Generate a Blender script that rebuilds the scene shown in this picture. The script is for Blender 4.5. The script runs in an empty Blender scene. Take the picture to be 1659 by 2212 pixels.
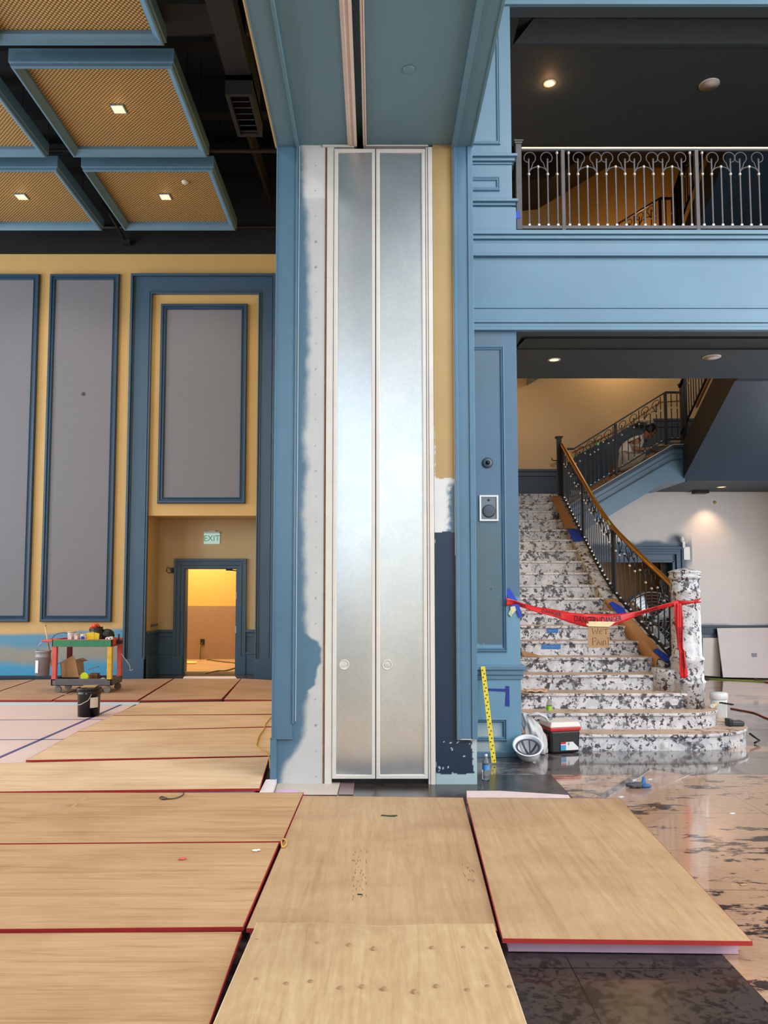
import bpy, bmesh, math, random
from mathutils import Vector, noise, Matrix
random.seed(7)
C = bpy.context.scene.collection
PI = math.pi
# ---------------------------------------------------------------- camera model
F = 1650.0; CX = 808.0; CY = 1156.6; EYE = 1.72; TH = math.radians(4.0)
cT, sT = math.cos(TH), math.sin(TH)
def ray(px, py):
    u = (px-CX)/F; v = (CY-py)/F
    return Vector((u, cT - v*sT, sT + v*cT))
def atY(px, py, Y):
    d = ray(px, py); t = Y/d.y
    return Vector((d.x*t, Y, EYE + d.z*t))
def atZ(px, py, Z=0.0):
    d = ray(px, py); t = (Z-EYE)/d.z
    return Vector((d.x*t, d.y*t, Z))
def atX(px, py, X):
    d = ray(px, py); t = X/d.x
    return Vector((X, d.y*t, EYE+d.z*t))
def X_(px, py, Y): return atY(px, py, Y).x
def Z_(py, Y): return atY(CX, py, Y).z

cam = bpy.data.cameras.new('camera'); camo = bpy.data.objects.new('camera', cam); C.objects.link(camo)
camo.location = (0, 0, EYE); camo.rotation_euler = (math.radians(94.0), 0, 0)
cam.sensor_fit = 'AUTO'; cam.sensor_width = 36; cam.lens = F/2212*36
cam.shift_x = (829.5-CX)/2212; cam.shift_y = (CY-1106)/2212
cam.clip_start = 0.05; cam.clip_end = 200
bpy.context.scene.camera = camo

# ---------------------------------------------------------------- mesh builder
class MB:
    def __init__(s): s.v = []; s.f = []; s.m = []; s.col = None; s.sm = []
    def add(s, vs, fs, mi=0, smooth=False):
        o = len(s.v); s.v += [Vector(p) for p in vs]
        for f in fs: s.f.append([i+o for i in f]); s.m.append(mi); s.sm.append(smooth)
        return s
    def box(s, x0, x1, y0, y1, z0, z1, mi=0, mtop=None, mside=None):
        vs = [(x, y, z) for z in (z0, z1) for y in (y0, y1) for x in (x0, x1)]
        fs = [(0,2,3,1),(4,5,7,6),(0,1,5,4),(2,6,7,3),(0,4,6,2),(1,3,7,5)]
        for i, f in enumerate(fs):
            m = mi
            if i == 1 and mtop is not None: m = mtop
            s.add(vs, [f], m) if False else None
        o = len(s.v); s.v += [Vector(p) for p in vs]
        for i, f in enumerate(fs):
            m = mtop if (i == 1 and mtop is not None) else (mside if (i > 1 and mside is not None) else mi)
            s.f.append([k+o for k in f]); s.m.append(m); s.sm.append(False)
        return s
    def obox(s, c, ax, ay, az, mi=0):
        c = Vector(c); ax, ay, az = Vector(ax), Vector(ay), Vector(az)
        vs = [c + sx*ax + sy*ay + sz*az for sz in (-1,1) for sy in (-1,1) for sx in (-1,1)]
        return s.add(vs, [(0,2,3,1),(4,5,7,6),(0,1,5,4),(2,6,7,3),(0,4,6,2),(1,3,7,5)], mi)
    def bar(s, a, b, w, h=None, mi=0, up=(0,0,1)):
        a, b = Vector(a), Vector(b); h = h or w
        d = (b-a); L = d.length; d.normalize(); up = Vector(up)
        if abs(d.dot(up)) > .98: up = Vector((0,1,0))
        sd = d.cross(up).normalized(); u2 = sd.cross(d).normalized()
        return s.obox((a+b)/2, d*L/2, sd*w/2, u2*h/2, mi)
    def prism(s, pts, off, mi=0, mcap=None):
        """polygon (3d points) extruded by vector off"""
        n = len(pts); off = Vector(off); o = len(s.v)
        P = [Vector(p) for p in pts]
        s.v += P + [p+off for p in P]
        mc = mi if mcap is None else mcap
        s.f.append([o+i for i in range(n)][::-1]); s.m.append(mc); s.sm.append(False)
        s.f.append([o+n+i for i in range(n)]); s.m.append(mc); s.sm.append(False)
        for i in range(n):
            j = (i+1) % n
            s.f.append([o+i, o+j, o+n+j, o+n+i]); s.m.append(mi); s.sm.append(False)
        return s
    def tube(s, pts, r, seg=8, mi=0, cap=True, closed=False, flat=1.0, up=None):
        P = [Vector(p) for p in pts]; n = len(P); rings = []
        prev = None
        for i in range(n):
            a = P[i-1] if (i > 0 or closed) else P[i]; b = P[(i+1) % n] if (i < n-1 or closed) else P[i]
            d = (b-a)
            if d.length < 1e-9: d = Vector((0,0,1))
            d.normalize()
            if prev is None:
                ref = Vector(up) if up else (Vector((0,0,1)) if abs(d.z) < .9 else Vector((0,1,0)))
            else: ref = prev
            nrm = (ref - d*ref.dot(d)).normalized(); bn = d.cross(nrm); prev = nrm
            rr = r[i] if isinstance(r, (list, tuple)) else r
            rings.append([P[i] + nrm*math.cos(t)*rr*flat + bn*math.sin(t)*rr for t in [2*PI*k/seg for k in range(seg)]])
        o = len(s.v)
        for R in rings: s.v += R
        m = n if closed else n-1
        for i in range(m):
            for k in range(seg):
                a = o+i*seg+k; b = o+i*seg+(k+1) % seg; c = o+((i+1) % n)*seg+(k+1) % seg; d = o+((i+1) % n)*seg+k
                s.f.append([a,b,c,d]); s.m.append(mi); s.sm.append(True)
        if cap and not closed:
            s.f.append([o+k for k in range(seg)][::-1]); s.m.append(mi); s.sm.append(False)
            s.f.append([o+(n-1)*seg+k for k in range(seg)]); s.m.append(mi); s.sm.append(False)
        return s
    def lathe(s, prof, c, seg=28, mi=0, axis='z', cap=True, smooth=True):
        """prof: list of (r,h); None of them zero needed"""
        c = Vector(c); o = len(s.v); n = len(prof)
        def pt(r, h, t):
            a, b = r*math.cos(t), r*math.sin(t)
            return c + (Vector((a,b,h)) if axis == 'z' else Vector((a,h,b)) if axis == 'y' else Vector((h,a,b)))
        for r, h in prof: s.v += [pt(r, h, 2*PI*k/seg) for k in range(seg)]
        for i in range(n-1):
            for k in range(seg):
                q = [o+i*seg+k, o+i*seg+(k+1) % seg, o+(i+1)*seg+(k+1) % seg, o+(i+1)*seg+k]
                if axis == 'y': q = q[::-1]
                s.f.append(q); s.m.append(mi); s.sm.append(smooth)
        if cap:
            for i, e in ((0, -1), (n-1, 1)):
                if prof[i][0] > 1e-5:
                    q = [o+i*seg+k for k in range(seg)]
                    if (e < 0) != (axis == 'y'): q = q[::-1]
                    s.f.append(q); s.m.append(mi); s.sm.append(False)
        return s
    def ball(s, c, r, mi=0, seg=12, sc=(1,1,1)):
        c = Vector(c); o = len(s.v); n = seg//2
        for i in range(n+1):
            ph = PI*i/n
            for k in range(seg):
                t = 2*PI*k/seg
                s.v.append(c + Vector((r*sc[0]*math.sin(ph)*math.cos(t), r*sc[1]*math.sin(ph)*math.sin(t), -r*sc[2]*math.cos(ph))))
        for i in range(n):
            for k in range(seg):
                s.f.append([o+i*seg+k, o+i*seg+(k+1) % seg, o+(i+1)*seg+(k+1) % seg, o+(i+1)*seg+k]); s.m.append(mi); s.sm.append(True)
        return s
    def grid(s, fn, nu, nv, mi=0, smooth=True):
        o = len(s.v)
        for j in range(nv+1):
            for i in range(nu+1): s.v.append(Vector(fn(i/nu, j/nv)))
        for j in range(nv):
            for i in range(nu):
                a = o+j*(nu+1)+i
                s.f.append([a, a+1, a+nu+2, a+nu+1]); s.m.append(mi); s.sm.append(smooth)
        return s
    def rot(s, c, ang, axis='Z', start=0):
        M = Matrix.Translation(Vector(c)) @ Matrix.Rotation(ang, 4, axis) @ Matrix.Translation(-Vector(c))
        for i in range(start, len(s.v)): s.v[i] = M @ s.v[i]
        return s
    def rectframe(s, x0, x1, z0, z1, y, prof, mi=0, plane='xz'):
        """moulding swept round a rectangle; prof = [(inward, forward)] ; plane xz faces -y ; plane xy faces -z"""
        o = len(s.v); n = len(prof)
        for (ix, iz, sx, sz) in ((x0,z0,1,1),(x1,z0,-1,1),(x1,z1,-1,-1),(x0,z1,1,-1)):
            for (a, b) in prof:
                if plane == 'xz': s.v.append(Vector((ix+sx*a, y-b, iz+sz*a)))
                else: s.v.append(Vector((ix+sx*a, iz+sz*a, y-b)))
        for c in range(4):
            d = (c+1) % 4
            for i in range(n-1):
                s.f.append([o+c*n+i, o+d*n+i, o+d*n+i+1, o+c*n+i+1]); s.m.append(mi); s.sm.append(False)
        return s
    def merge(s, other):
        o = len(s.v); s.v += other.v
        s.f += [[i+o for i in f] for f in other.f]; s.m += other.m; s.sm += other.sm
        return s

def worldloc(p):
    L = Vector((0,0,0))
    while p: L = L + p.location; p = p.parent
    return L
def part(name, mb, mats, parent=None, loc=None, bevel=0, label=None, cols=None, solid=0, fixn=True):
    if not isinstance(mats, (list, tuple)): mats = [mats]
    me = bpy.data.meshes.new(name)
    off = worldloc(parent) if parent else Vector(loc or (0,0,0))
    me.from_pydata([tuple(v-off) for v in mb.v], [], mb.f)
    for m in mats: me.materials.append(m)
    for i, p in enumerate(me.polygons): p.material_index = min(mb.m[i], len(mats)-1); p.use_smooth = mb.sm[i]
    if cols is not None:
        ca = me.color_attributes.new('paint', 'FLOAT_COLOR', 'POINT')
        for i, c in enumerate(cols): ca.data[i].color = (c[0], c[1], c[2], 1)
    me.validate(); me.update()
    if fixn:
        bm = bmesh.new(); bm.from_mesh(me); bmesh.ops.recalc_face_normals(bm, faces=bm.faces); bm.to_mesh(me); bm.free()
    o = bpy.data.objects.new(name, me); C.objects.link(o)
    if parent: o.parent = parent
    elif loc: o.location = loc
    if solid:
        md = o.modifiers.new('thickness', 'SOLIDIFY'); md.thickness = solid; md.offset = 0
    if bevel:
        md = o.modifiers.new('bevel', 'BEVEL'); md.width = bevel; md.segments = 2; md.limit_method = 'ANGLE'; md.angle_limit = math.radians(40)
    if label: o['label'] = label
    return o
def thing(name, label, cat, loc=(0,0,0), group=None):
    o = bpy.data.objects.new(name, None); C.objects.link(o); o.location = loc; o.empty_display_size = .1
    o['label'] = label; o['category'] = cat
    if group: o['group'] = group
    return o
def tag(o, label, cat, group=None, kind=None):
    o['label'] = label; o['category'] = cat
    if group: o['group'] = group
    if kind: o['kind'] = kind
    return o
def struct(name, mb, mats, parent=None, label=None, cat=None, **k):
    o = part(name, mb, mats, parent, **k)
    if not parent:
        o['kind'] = 'structure'
        o['label'] = label or name.replace('_', ' '); o['category'] = cat or name.split('_')[0]
    return o

# ---------------------------------------------------------------- materials
def lin(c):
    r = []
    for x in c:
        x = x/255.0
        r.append(x/12.92 if x <= .04045 else ((x+.055)/1.055)**2.4)
    return tuple(r)
class NT:
    def __init__(s, name):
        s.m = bpy.data.materials.new(name); s.m.use_nodes = True; s.t = s.m.node_tree; s.n = s.t.nodes; s.l = s.t.links
        s.b = s.n['Principled BSDF']
    def node(s, typ, **k):
        n = s.n.new(typ)
        for a, b in k.items():
            if a.startswith('_'): n.inputs[a[1:].replace('_', ' ')].default_value = b
            else: setattr(n, a, b)
        return n
    def link(s, a, b): s.l.new(a, b)
    def ob(s): return s.node('ShaderNodeNewGeometry').outputs['Position']
    def scaled(s, sc, src=None, rot=(0,0,0)):
        mp = s.node('ShaderNodeMapping'); mp.inputs['Scale'].default_value = sc; mp.inputs['Rotation'].default_value = rot
        s.link(src or s.ob(), mp.inputs['Vector']); return mp.outputs['Vector']
    def noise(s, vec, scale, detail=4, rough=.55, dist=0):
        n = s.node('ShaderNodeTexNoise'); n.inputs['Scale'].default_value = scale; n.inputs['Detail'].default_value = detail
        n.inputs['Roughness'].default_value = rough; n.inputs['Distortion'].default_value = dist
        s.link(vec, n.inputs['Vector']); return n.outputs['Fac']
    def ramp(s, fac, stops, interp='LINEAR'):
        r = s.node('ShaderNodeValToRGB'); r.color_ramp.interpolation = interp
        while len(r.color_ramp.elements) < len(stops): r.color_ramp.elements.new(.5)
        for e, (p, c) in zip(r.color_ramp.elements, stops):
            e.position = p; e.color = (*c, 1) if len(c) == 3 else c
        s.link(fac, r.inputs['Fac']); return r.outputs['Color']
    def mix(s, fac, a, b, mode='MIX'):
        m = s.node('ShaderNodeMix', data_type='RGBA', blend_type=mode)
        for inp, v in ((m.inputs[0], fac), (m.inputs[6], a), (m.inputs[7], b)):
            if isinstance(v, (int, float)): inp.default_value = v
            elif isinstance(v, tuple): inp.default_value = (*v, 1)
            else: s.link(v, inp)
        return m.outputs[2]
    def bump(s, h, strength=.2, dist=.01):
        b = s.node('ShaderNodeBump'); b.inputs['Strength'].default_value = strength; b.inputs['Distance'].default_value = dist
        s.link(h, b.inputs['Height']); s.link(b.outputs['Normal'], s.b.inputs['Normal'])
    def col(s, c):
        if isinstance(c, tuple): s.b.inputs['Base Color'].default_value = (*c, 1)
        else: s.link(c, s.b.inputs['Base Color'])
    def set(s, **k):
        for a, b in k.items(): s.b.inputs[a.replace('_', ' ')].default_value = b
        return s
def M(name, c, rough=.5, metal=0, var=.12, scale=6, spec=.5, bump=0, coat=0):
    t = NT(name); c = lin(c)
    t.set(Roughness=rough, Metallic=metal)
    t.b.inputs['Specular IOR Level'].default_value = spec
    if coat: t.b.inputs['Coat Weight'].default_value = coat; t.b.inputs['Coat Roughness'].default_value = .08
    n = t.noise(t.ob(), scale, 5, .6)
    t.col(t.ramp(n, [(.25, tuple(x*(1-var) for x in c)), (.75, tuple(min(1, x*(1+var)) for x in c))]))
    if bump: t.bump(t.noise(t.ob(), scale*12, 3), bump, .004)
    return t.m
def Emit(name, c, strength):
    t = NT(name); t.col((0,0,0)); t.b.inputs['Emission Color'].default_value = (*lin(c), 1); t.b.inputs['Emission Strength'].default_value = strength
    return t.m

blue = M('blue_paint', (78,112,136), .34, var=.1, scale=1.6, bump=.05)
blue_lt = M('blue_paint_light', (90,125,148), .36, var=.08, scale=1.5, bump=.05)
blue_gray = M('blue_gray_paint', (96,130,144), .45, var=.06, scale=1.2, bump=.05)
blue_dk = M('dark_blue_paint', (38,56,74), .45, var=.12, scale=2)
ceil_dk = M('charcoal_ceiling_paint', (60,70,78), .7, var=.08)
black_ceiling = M('black_ceiling_paint', (7,7,9), .8, var=.2)
black_steel = M('black_ductwork', (10,12,17), .6, var=.2)
pipe_brown = M('brown_pipe', (36,30,30), .6)
ochre = M('ochre_paint', (204,168,106), .6, var=.05, scale=1.5)
ochre_lt = M('pale_ochre_paint', (190,168,128), .6, var=.05, scale=1.5)
cream = M('cream_wall', (205,180,138), .7, var=.05, scale=1.5)
white_wall = M('white_wall', (214,206,200), .7, var=.03, scale=2)
white_pl = M('white_plastic', (225,225,225), .35, var=.03)
cream_metal = M('primed_cream_metal', (206,202,196), .45, var=.05, scale=5)
primer = M('grey_primer', (186,187,186), .6, var=.05, scale=5)
iron = M('black_iron', (24,22,23), .45, metal=.3, var=.2, scale=20)
iron_gray = M('gray_iron', (74,72,76), .5, metal=.1, var=.15, scale=12)
silver = M('bare_steel', (190,186,182), .35, metal=.3, var=.15, scale=60)
gold = M('brass_handrail', (190,128,40), .28, metal=.75, var=.12, scale=6)
black_pl = M('black_plastic', (18,18,20), .4)
red_edge = M('red_painted_edge', (160,38,36), .6, var=.15, scale=12)
foam = M('pink_insulation_foam', (196,164,190), .8, var=.08, scale=8)
rubber = M('dark_rubber', (30,30,32), .7)
brown_paper = M('brown_kraft_paper', (176,124,78), .65, var=.14, scale=5, bump=.3)
cardb = M('cardboard', (172,136,98), .8, var=.08, scale=5)
blue_tape = M('blue_masking_tape', (28,66,178), .6, var=.15, scale=30)
red_tape = M('red_barrier_tape', (196,26,32), .35, var=.18, scale=14)
black_ink = M('black_ink', (20,16,18), .6)
yellow_pl = M('yellow_plastic', (226,200,40), .4)
masking = M('cream_masking_tape', (222,208,160), .7)
skin = M('skin', (176,116,86), .55, var=.08, scale=8)
hair = M('black_hair', (18,15,15), .5)
white_cloth = M('white_cloth', (232,228,224), .85, var=.06, scale=10)
pants = M('paint_spattered_trousers', (190,172,150), .85, var=.2, scale=16)
red_pl = M('red_painted_plastic', (208,92,86), .5, var=.15, scale=10)
green_pl = M('green_painted_plastic', (44,128,88), .5, var=.18, scale=10)
gray_pl = M('gray_plastic', (92,94,102), .5, var=.12, scale=10)
bucket_gray = M('gray_bucket_plastic', (150,148,158), .5, var=.1, scale=14)
yel_red = M('yellow_spattered_plastic', (216,176,60), .5, var=.25, scale=14)
drywall = M('drywall_paper', (214,204,204), .75, var=.03, scale=3)
tan_board = M('beige_board', (190,176,164), .8, var=.06, scale=5)
dark_red = M('dark_red_rubber', (110,26,28), .45)
clear = NT('clear_plastic').set(Roughness=.08, IOR=1.35); clear.b.inputs['Transmission Weight'].default_value = .9; clear.col(lin((225,235,240))); clear = clear.m
def paintmat(name, rough=.5, bump=.06):
    t = NT(name); a = t.node('ShaderNodeVertexColor', layer_name='paint')
    n = t.noise(t.ob(), 5, 5, .6)
    t.col(t.mix(1.0, a.outputs['Color'], t.ramp(n, [(.3, (.93,.93,.93)), (.7, (1,1,1))]), 'MULTIPLY'))
    t.set(Roughness=rough); t.bump(t.noise(t.ob(), 60, 3), bump, .004)
    return t.m
patch = paintmat('patched_wall_paint')
def fabric():
    t = NT('grey_acoustic_fabric'); v = t.scaled((1,1,1))
    n = t.noise(v, 260, 2, .7); n2 = t.noise(t.scaled((4,4,260)), 1.5, 2)
    c = t.ramp(n, [(.3, lin((108,109,117))), (.7, lin((133,133,139)))])
    t.col(t.mix(.25, c, t.ramp(n2, [(.3, lin((104,105,113))), (.7, lin((137,137,143)))])))
    t.set(Roughness=.95); t.bump(n, .25, .003); return t.m
fabric_gray = fabric()
slate = M('slate_blue_paint', (60,88,112), .4, var=.08, scale=1.6)
navy_trim = M('navy_trim_paint', (44,72,98), .42, var=.08, scale=1.6)
def goldmesh():
    t = NT('woven_gold_grille')
    w1 = t.node('ShaderNodeTexWave', wave_type='BANDS', bands_direction='DIAGONAL'); w1.inputs['Scale'].default_value = 11
    t.link(t.scaled((1,1,0)), w1.inputs['Vector'])
    w2 = t.node('ShaderNodeTexWave', wave_type='BANDS', bands_direction='DIAGONAL'); w2.inputs['Scale'].default_value = 11
    t.link(t.scaled((1,-1,0)), w2.inputs['Vector'])
    m = t.mix(1.0, w1.outputs['Color'], w2.outputs['Color'], 'MULTIPLY')
    t.col(t.ramp(m, [(.05, lin((96,72,38))), (.35, lin((200,162,98)))])); t.set(Roughness=.6)
    t.bump(m, .4, .01); return t.m
gold_mesh = goldmesh()
def galv():
    t = NT('galvanised_sheet_metal')
    n = t.noise(t.ob(), 2.2, 4, .6, .4); n2 = t.noise(t.ob(), 34, 3, .6)
    c = t.ramp(n, [(.3, lin((210,220,226))), (.7, lin((230,236,240)))])
    t.col(t.mix(.3, c, t.ramp(n2, [(.3, lin((204,214,220))), (.75, lin((234,238,240)))])))
    t.set(Metallic=.9, Roughness=.3); t.b.inputs['Anisotropic'].default_value = .35
    return t.m
galvanised = galv()
def wood(name, base, dark, light, axis='x', knots=False, sc=1.0):
    t = NT(name)
    s = (0.55*sc, 9*sc, 1) if axis == 'x' else (9*sc, 0.55*sc, 1)
    v = t.scaled(s)
    n = t.noise(v, 1.3, 6, .62, 1.6)
    n2 = t.noise(t.scaled((s[0]*2.2, s[1]*5, 1)), 2.0, 3, .7, .3)
    n3 = t.noise(t.scaled((.8,1.4,1)), 1.6, 4, .6, .5)
    c = t.ramp(n, [(.28, lin(dark)), (.46, lin(base)), (.72, lin(light))])
    c = t.mix(.25, c, t.ramp(n2, [(.35, lin(dark)), (.65, lin(light))]))
    c = t.mix(.5, c, t.mix(1.0, c, t.ramp(n3, [(.32, (.70,.62,.55)), (.56, (1,1,1))]), 'MULTIPLY'))
    if knots:
        vo = t.node('ShaderNodeTexVoronoi', feature='F1'); vo.inputs['Scale'].default_value = 2.3
        t.link(t.scaled((1.5,.8,1)), vo.inputs['Vector'])
        r = t.node('ShaderNodeMath', operation='SINE'); mm = t.node('ShaderNodeMath', operation='MULTIPLY'); mm.inputs[1].default_value = 34
        t.link(vo.outputs['Distance'], mm.inputs[0]); t.link(mm.outputs[0], r.inputs[0])
        c = t.mix(.16, c, t.ramp(r.outputs[0], [(.2, lin(base)), (.9, lin(light))]))
    t.col(c); t.set(Roughness=.6); t.b.inputs['Specular IOR Level'].default_value = .3
    t.bump(n2, .12, .004); return t.m
ply_x = wood('plywood_crosswise_grain', (182,144,104), (142,104,68), (194,162,122), 'x')
ply_y = wood('plywood_lengthwise_grain', (172,140,104), (158,124,88), (184,154,118), 'y')
ply_pale = wood('pale_plywood', (206,176,142), (184,150,112), (222,196,164), 'x', sc=1.2)
ply_knot = wood('knotty_plywood', (176,146,108), (156,122,84), (192,166,128), 'y', True)
ply_brown = wood('brown_hardboard', (176,142,114), (154,118,90), (190,158,130), 'x')
corr_floor = wood('corridor_floor', (190,150,100), (170,130,84), (206,170,124), 'x')
def granite(name, lightc, midc, darkc, scale=9, th=.47, rough=.35, seams=None, brown=None, coat=0, stretch=(1,1,1), bluec=None):
    t = NT(name); v = t.scaled(stretch)
    big = t.noise(v, scale, 6, .7, .35); reg = t.noise(v, scale*.28, 2, .5, .6); fine = t.noise(v, scale*5, 4, .7)
    ad = t.node('ShaderNodeMath', operation='MULTIPLY_ADD'); ad.inputs[1].default_value = .45; t.link(reg, ad.inputs[0]); 
    sb = t.node('ShaderNodeMath', operation='SUBTRACT'); t.link(big, sb.inputs[0]); sb.inputs[1].default_value = .225
    t.link(sb.outputs[0], ad.inputs[2])
    c = t.ramp(ad.outputs[0], [(th-.12, lin(darkc)), (th-.055, lin(darkc)), (th-.035, lin(midc)), (th, lin(lightc))])
    if bluec:
        c = t.mix(t.ramp(t.noise(v, scale*.5, 3), [(.5, (0,0,0)), (.56, (1,1,1))]), c, t.mix(.4, c, lin(bluec)))
    c = t.mix(.35, c, t.mix(1.0, c, t.ramp(fine, [(.3, (.5,.5,.5)), (.65, (1.1,1.1,1.1))]), 'MULTIPLY'))
    if seams:
        br = t.node('ShaderNodeTexBrick', offset=0.0, squash=1.0); br.inputs['Scale'].default_value = 1.0
        br.inputs['Brick Width'].default_value = seams[0]; br.inputs['Row Height'].default_value = seams[1]; br.inputs['Mortar Size'].default_value = .003
        br.inputs['Color1'].default_value = (1,1,1,1); br.inputs['Color2'].default_value = (1,1,1,1); br.inputs['Mortar'].default_value = (.25,.25,.25,1)
        t.link(t.ob(), br.inputs['Vector'])
        c = t.mix(1.0, c, br.outputs['Color'], 'MULTIPLY')
    t.col(c); t.set(Roughness=rough)
    if coat: t.b.inputs['Coat Weight'].default_value = coat; t.b.inputs['Coat Roughness'].default_value = .04
    return t.m
stone = granite('speckled_white_granite', (218,217,220), (138,134,142), (66,62,66), 20, .485, .4, bluec=(160,165,176))
stone_dusty = granite('dusty_granite_tread', (200,172,148), (176,146,122), (130,104,88), 9, .42, .55)
floor_dark = granite('dark_polished_granite', (64,54,50), (50,43,39), (37,31,29), 26, .5, .25, seams=(.9,.9), coat=.06)
floor_gray = granite('grey_polished_granite', (120,108,102), (98,88,84), (70,62,62), 6, .5, .1, seams=(1.2,1.2), coat=.5)
floor_tan = granite('tan_granite_with_dark_veins', (176,140,112), (126,96,78), (60,46,42), 5.5, .455, .12, seams=(1.5,1.5), coat=.5, stretch=(.6,1.6,1))
floor_taupe = granite('taupe_granite', (168,134,114), (160,126,106), (140,110,96), 6, .4, .15, coat=.4)
# ================================================================= SHELL
YP, YM, YB, YH, YW = 6.87, 7.95, 14.8, 16.2, 15.0     # pier face, mezzanine face, ballroom far wall, stair hall wall, lobby rear wall
ZS = Z_(313, YP)            # partition soffit height
XL, XR_ = -.905, .91
MEZ, CE1, CE2 = 5.37, 4.85, 8.45
TOP = 10.6
def smooth(a, b, x):
    if a == b: return float(x > a)
    t = max(0, min(1, (x-a)/(b-a))); return t*t*(3-2*t)
def interp(tab, y):
    if y <= tab[0][0]: return tab[0][1]
    for (a, p), (b, q) in zip(tab, tab[1:]):
        if y <= b: return p + (q-p)*(y-a)/(b-a)
    return tab[-1][1]
def lerp3(a, b, t): return tuple(x+(y-x)*t for x, y in zip(a, b))
def nz(x, z, s, k=0): return noise.noise(Vector((x*s, z*s, 3.7+k)))
def todpx(P):
    d = Vector(P)-Vector((0,0,EYE)); zc = d.y*cT + d.z*sT; yc = -d.y*sT + d.z*cT
    return CX+F*d.x/zc, CY-F*yc/zc
def painted(name, Y, x0, x1, z0, z1, step, fn, parent=None, depth=0.0, **k):
    nu = max(1, int((x1-x0)/step)); nv = max(1, int((z1-z0)/step))
    mb = MB(); mb.grid(lambda u, v: (x0+(x1-x0)*u, Y, z0+(z1-z0)*v), nu, nv, smooth=False)
    cols = [fn(*todpx(p), p.x, p.z) for p in mb.v]
    return part(name, mb, patch, parent, cols=cols, fixn=False, **k)

# ---- floor
b = MB(); b.box(-12.3, 9.3, -7.3, 18.8, -.2, 0)
struct('floor', b, floor_dark, label='polished dark granite floor of the lobby')
def inlay(n, pts, m, z, lab):
    P = [Vector((p[0], p[1], 0.0)) for p in pts]
    mb = MB(); mb.prism(P, (0,0,z), 0); struct('trim_%d' % n, mb, m, label=lab, cat='floor inlay')
inlay(1, [(1.64,-7),(9,-7),(9,7.22),(1.64,7.22)], floor_tan, .0012, 'tan granite floor field with dark veins right of the plywood')
inlay(2, [(.9,7.22),(9,7.22),(9,11.6),(.9,11.6)], floor_gray, .0012, 'grey polished granite floor band in front of the stairs')
inlay(3, [(3.9,11.6),(9,11.6),(9,15),(3.9,15)], floor_tan, .0012, 'tan granite floor strip by the rear white wall')
q = [atZ(*p).xy for p in ((1262,1738),(1398,1658),(1490,1674),(1330,1745))]
inlay(4, [tuple(p) for p in q], floor_taupe, .0024, 'taupe granite inlay strip crossing the tan floor field')
q = [atZ(*p).xy for p in ((1262,1738),(1392,1660),(1400,1655),(1408,1662),(1290,1738))]
inlay(5, [tuple(p) for p in q], floor_gray, .0030, 'narrow grey border along the taupe floor inlay')
q = [atZ(*p).xy for p in ((1408,1662),(1400,1654),(1500,1668),(1480,1674))]
inlay(6, [tuple(p) for p in q], floor_gray, .0030, 'short grey border at the tip of the taupe floor inlay')
q = [atZ(*p).xy for p in ((1565,1625),(1600,1611),(1720,1616),(1720,1622))]
inlay(7, [tuple(p) for p in q], floor_tan, .0024, 'thin tan granite sliver beside the lowest stair step')

# ---- ballroom
b = MB(); b.box(-12.3, XL, -7, YB+1, TOP, TOP+.2); struct('ceiling', b, black_ceiling, label='black painted open ceiling above the hanging gold panels')
b = MB(); ys_ = -7
for yy in (2.5, 7.0, 11.5):
    b.box(-12.3, -12, ys_, yy-1.35, 0, TOP); b.box(-12.3, -12, yy-1.35, yy+1.35, 0, 1.3); b.box(-12.3, -12, yy-1.35, yy+1.35, 7.9, TOP); ys_ = yy+1.35  # wall openings made for the added side fill
b.box(-12.3, -12, ys_, 19, 0, TOP); struct('wall_left', b, ochre, label='ochre side wall of the ballroom')
pL, pLi, pRi, pRo = [X_(x, 1000, YB) for x in (277, 322, 557, 593)]
zT, zTi, zO = Z_(595, YB), Z_(636, YB), Z_(1114, YB)
zBk = Z_(549, YB)
ww = thing('wall_far', 'ochre far wall of the ballroom with framed grey panels', 'wall'); ww['kind'] = 'structure'
b = MB(); b.box(-12, pLi, YB, YB+.3, 0, zBk); b.box(pRi, XL+.3, YB, YB+.3, 0, zBk); b.box(pLi, pRi, YB, YB+.3, zO, zBk)
part('wall_surface', b, ochre, ww)
b = MB(); b.box(-12, XL+.3, YB-.02, YB+.3, zBk, TOP); part('upper_wall', b, black_ceiling, ww, label='black painted upper wall band')
OC = lin((204,170,110)); TN = lin((150,150,140)); BL = lin((86,146,180)); BL2 = lin((70,158,204)); DB = lin((52,80,104))
def f_spray(px, py, x, z):
    n = nz(x, z, 1.2)*8 + nz(x, z, 6)*3
    top = interp([(-200,1376),(60,1370),(120,1369),(265,1358)], px) + n*.4
    c = OC
    c = lerp3(c, BL, smooth(top-5, top+3, py))
    c = lerp3(c, TN, smooth(top+14+n, top+34+n, py))
    c = lerp3(c, BL2, smooth(1420+n*1.5, 1442+n, py))
    return c
zb = Z_(1449, YB)
painted('sprayed_wall_band', YB-.004, -9.2, pL, zb-.12, Z_(1347, YB), .03, f_spray, ww, label='wall band with blue overspray left bare')
b = MB(); b.box(-12, pL, YB-.03, YB, 0, zb-.09); b.box(-12, pL, YB-.045, YB, zb-.13, zb-.09)
struct('baseboard_far', b, blue_dk, label='dark blue baseboard along the far ballroom wall')
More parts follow.
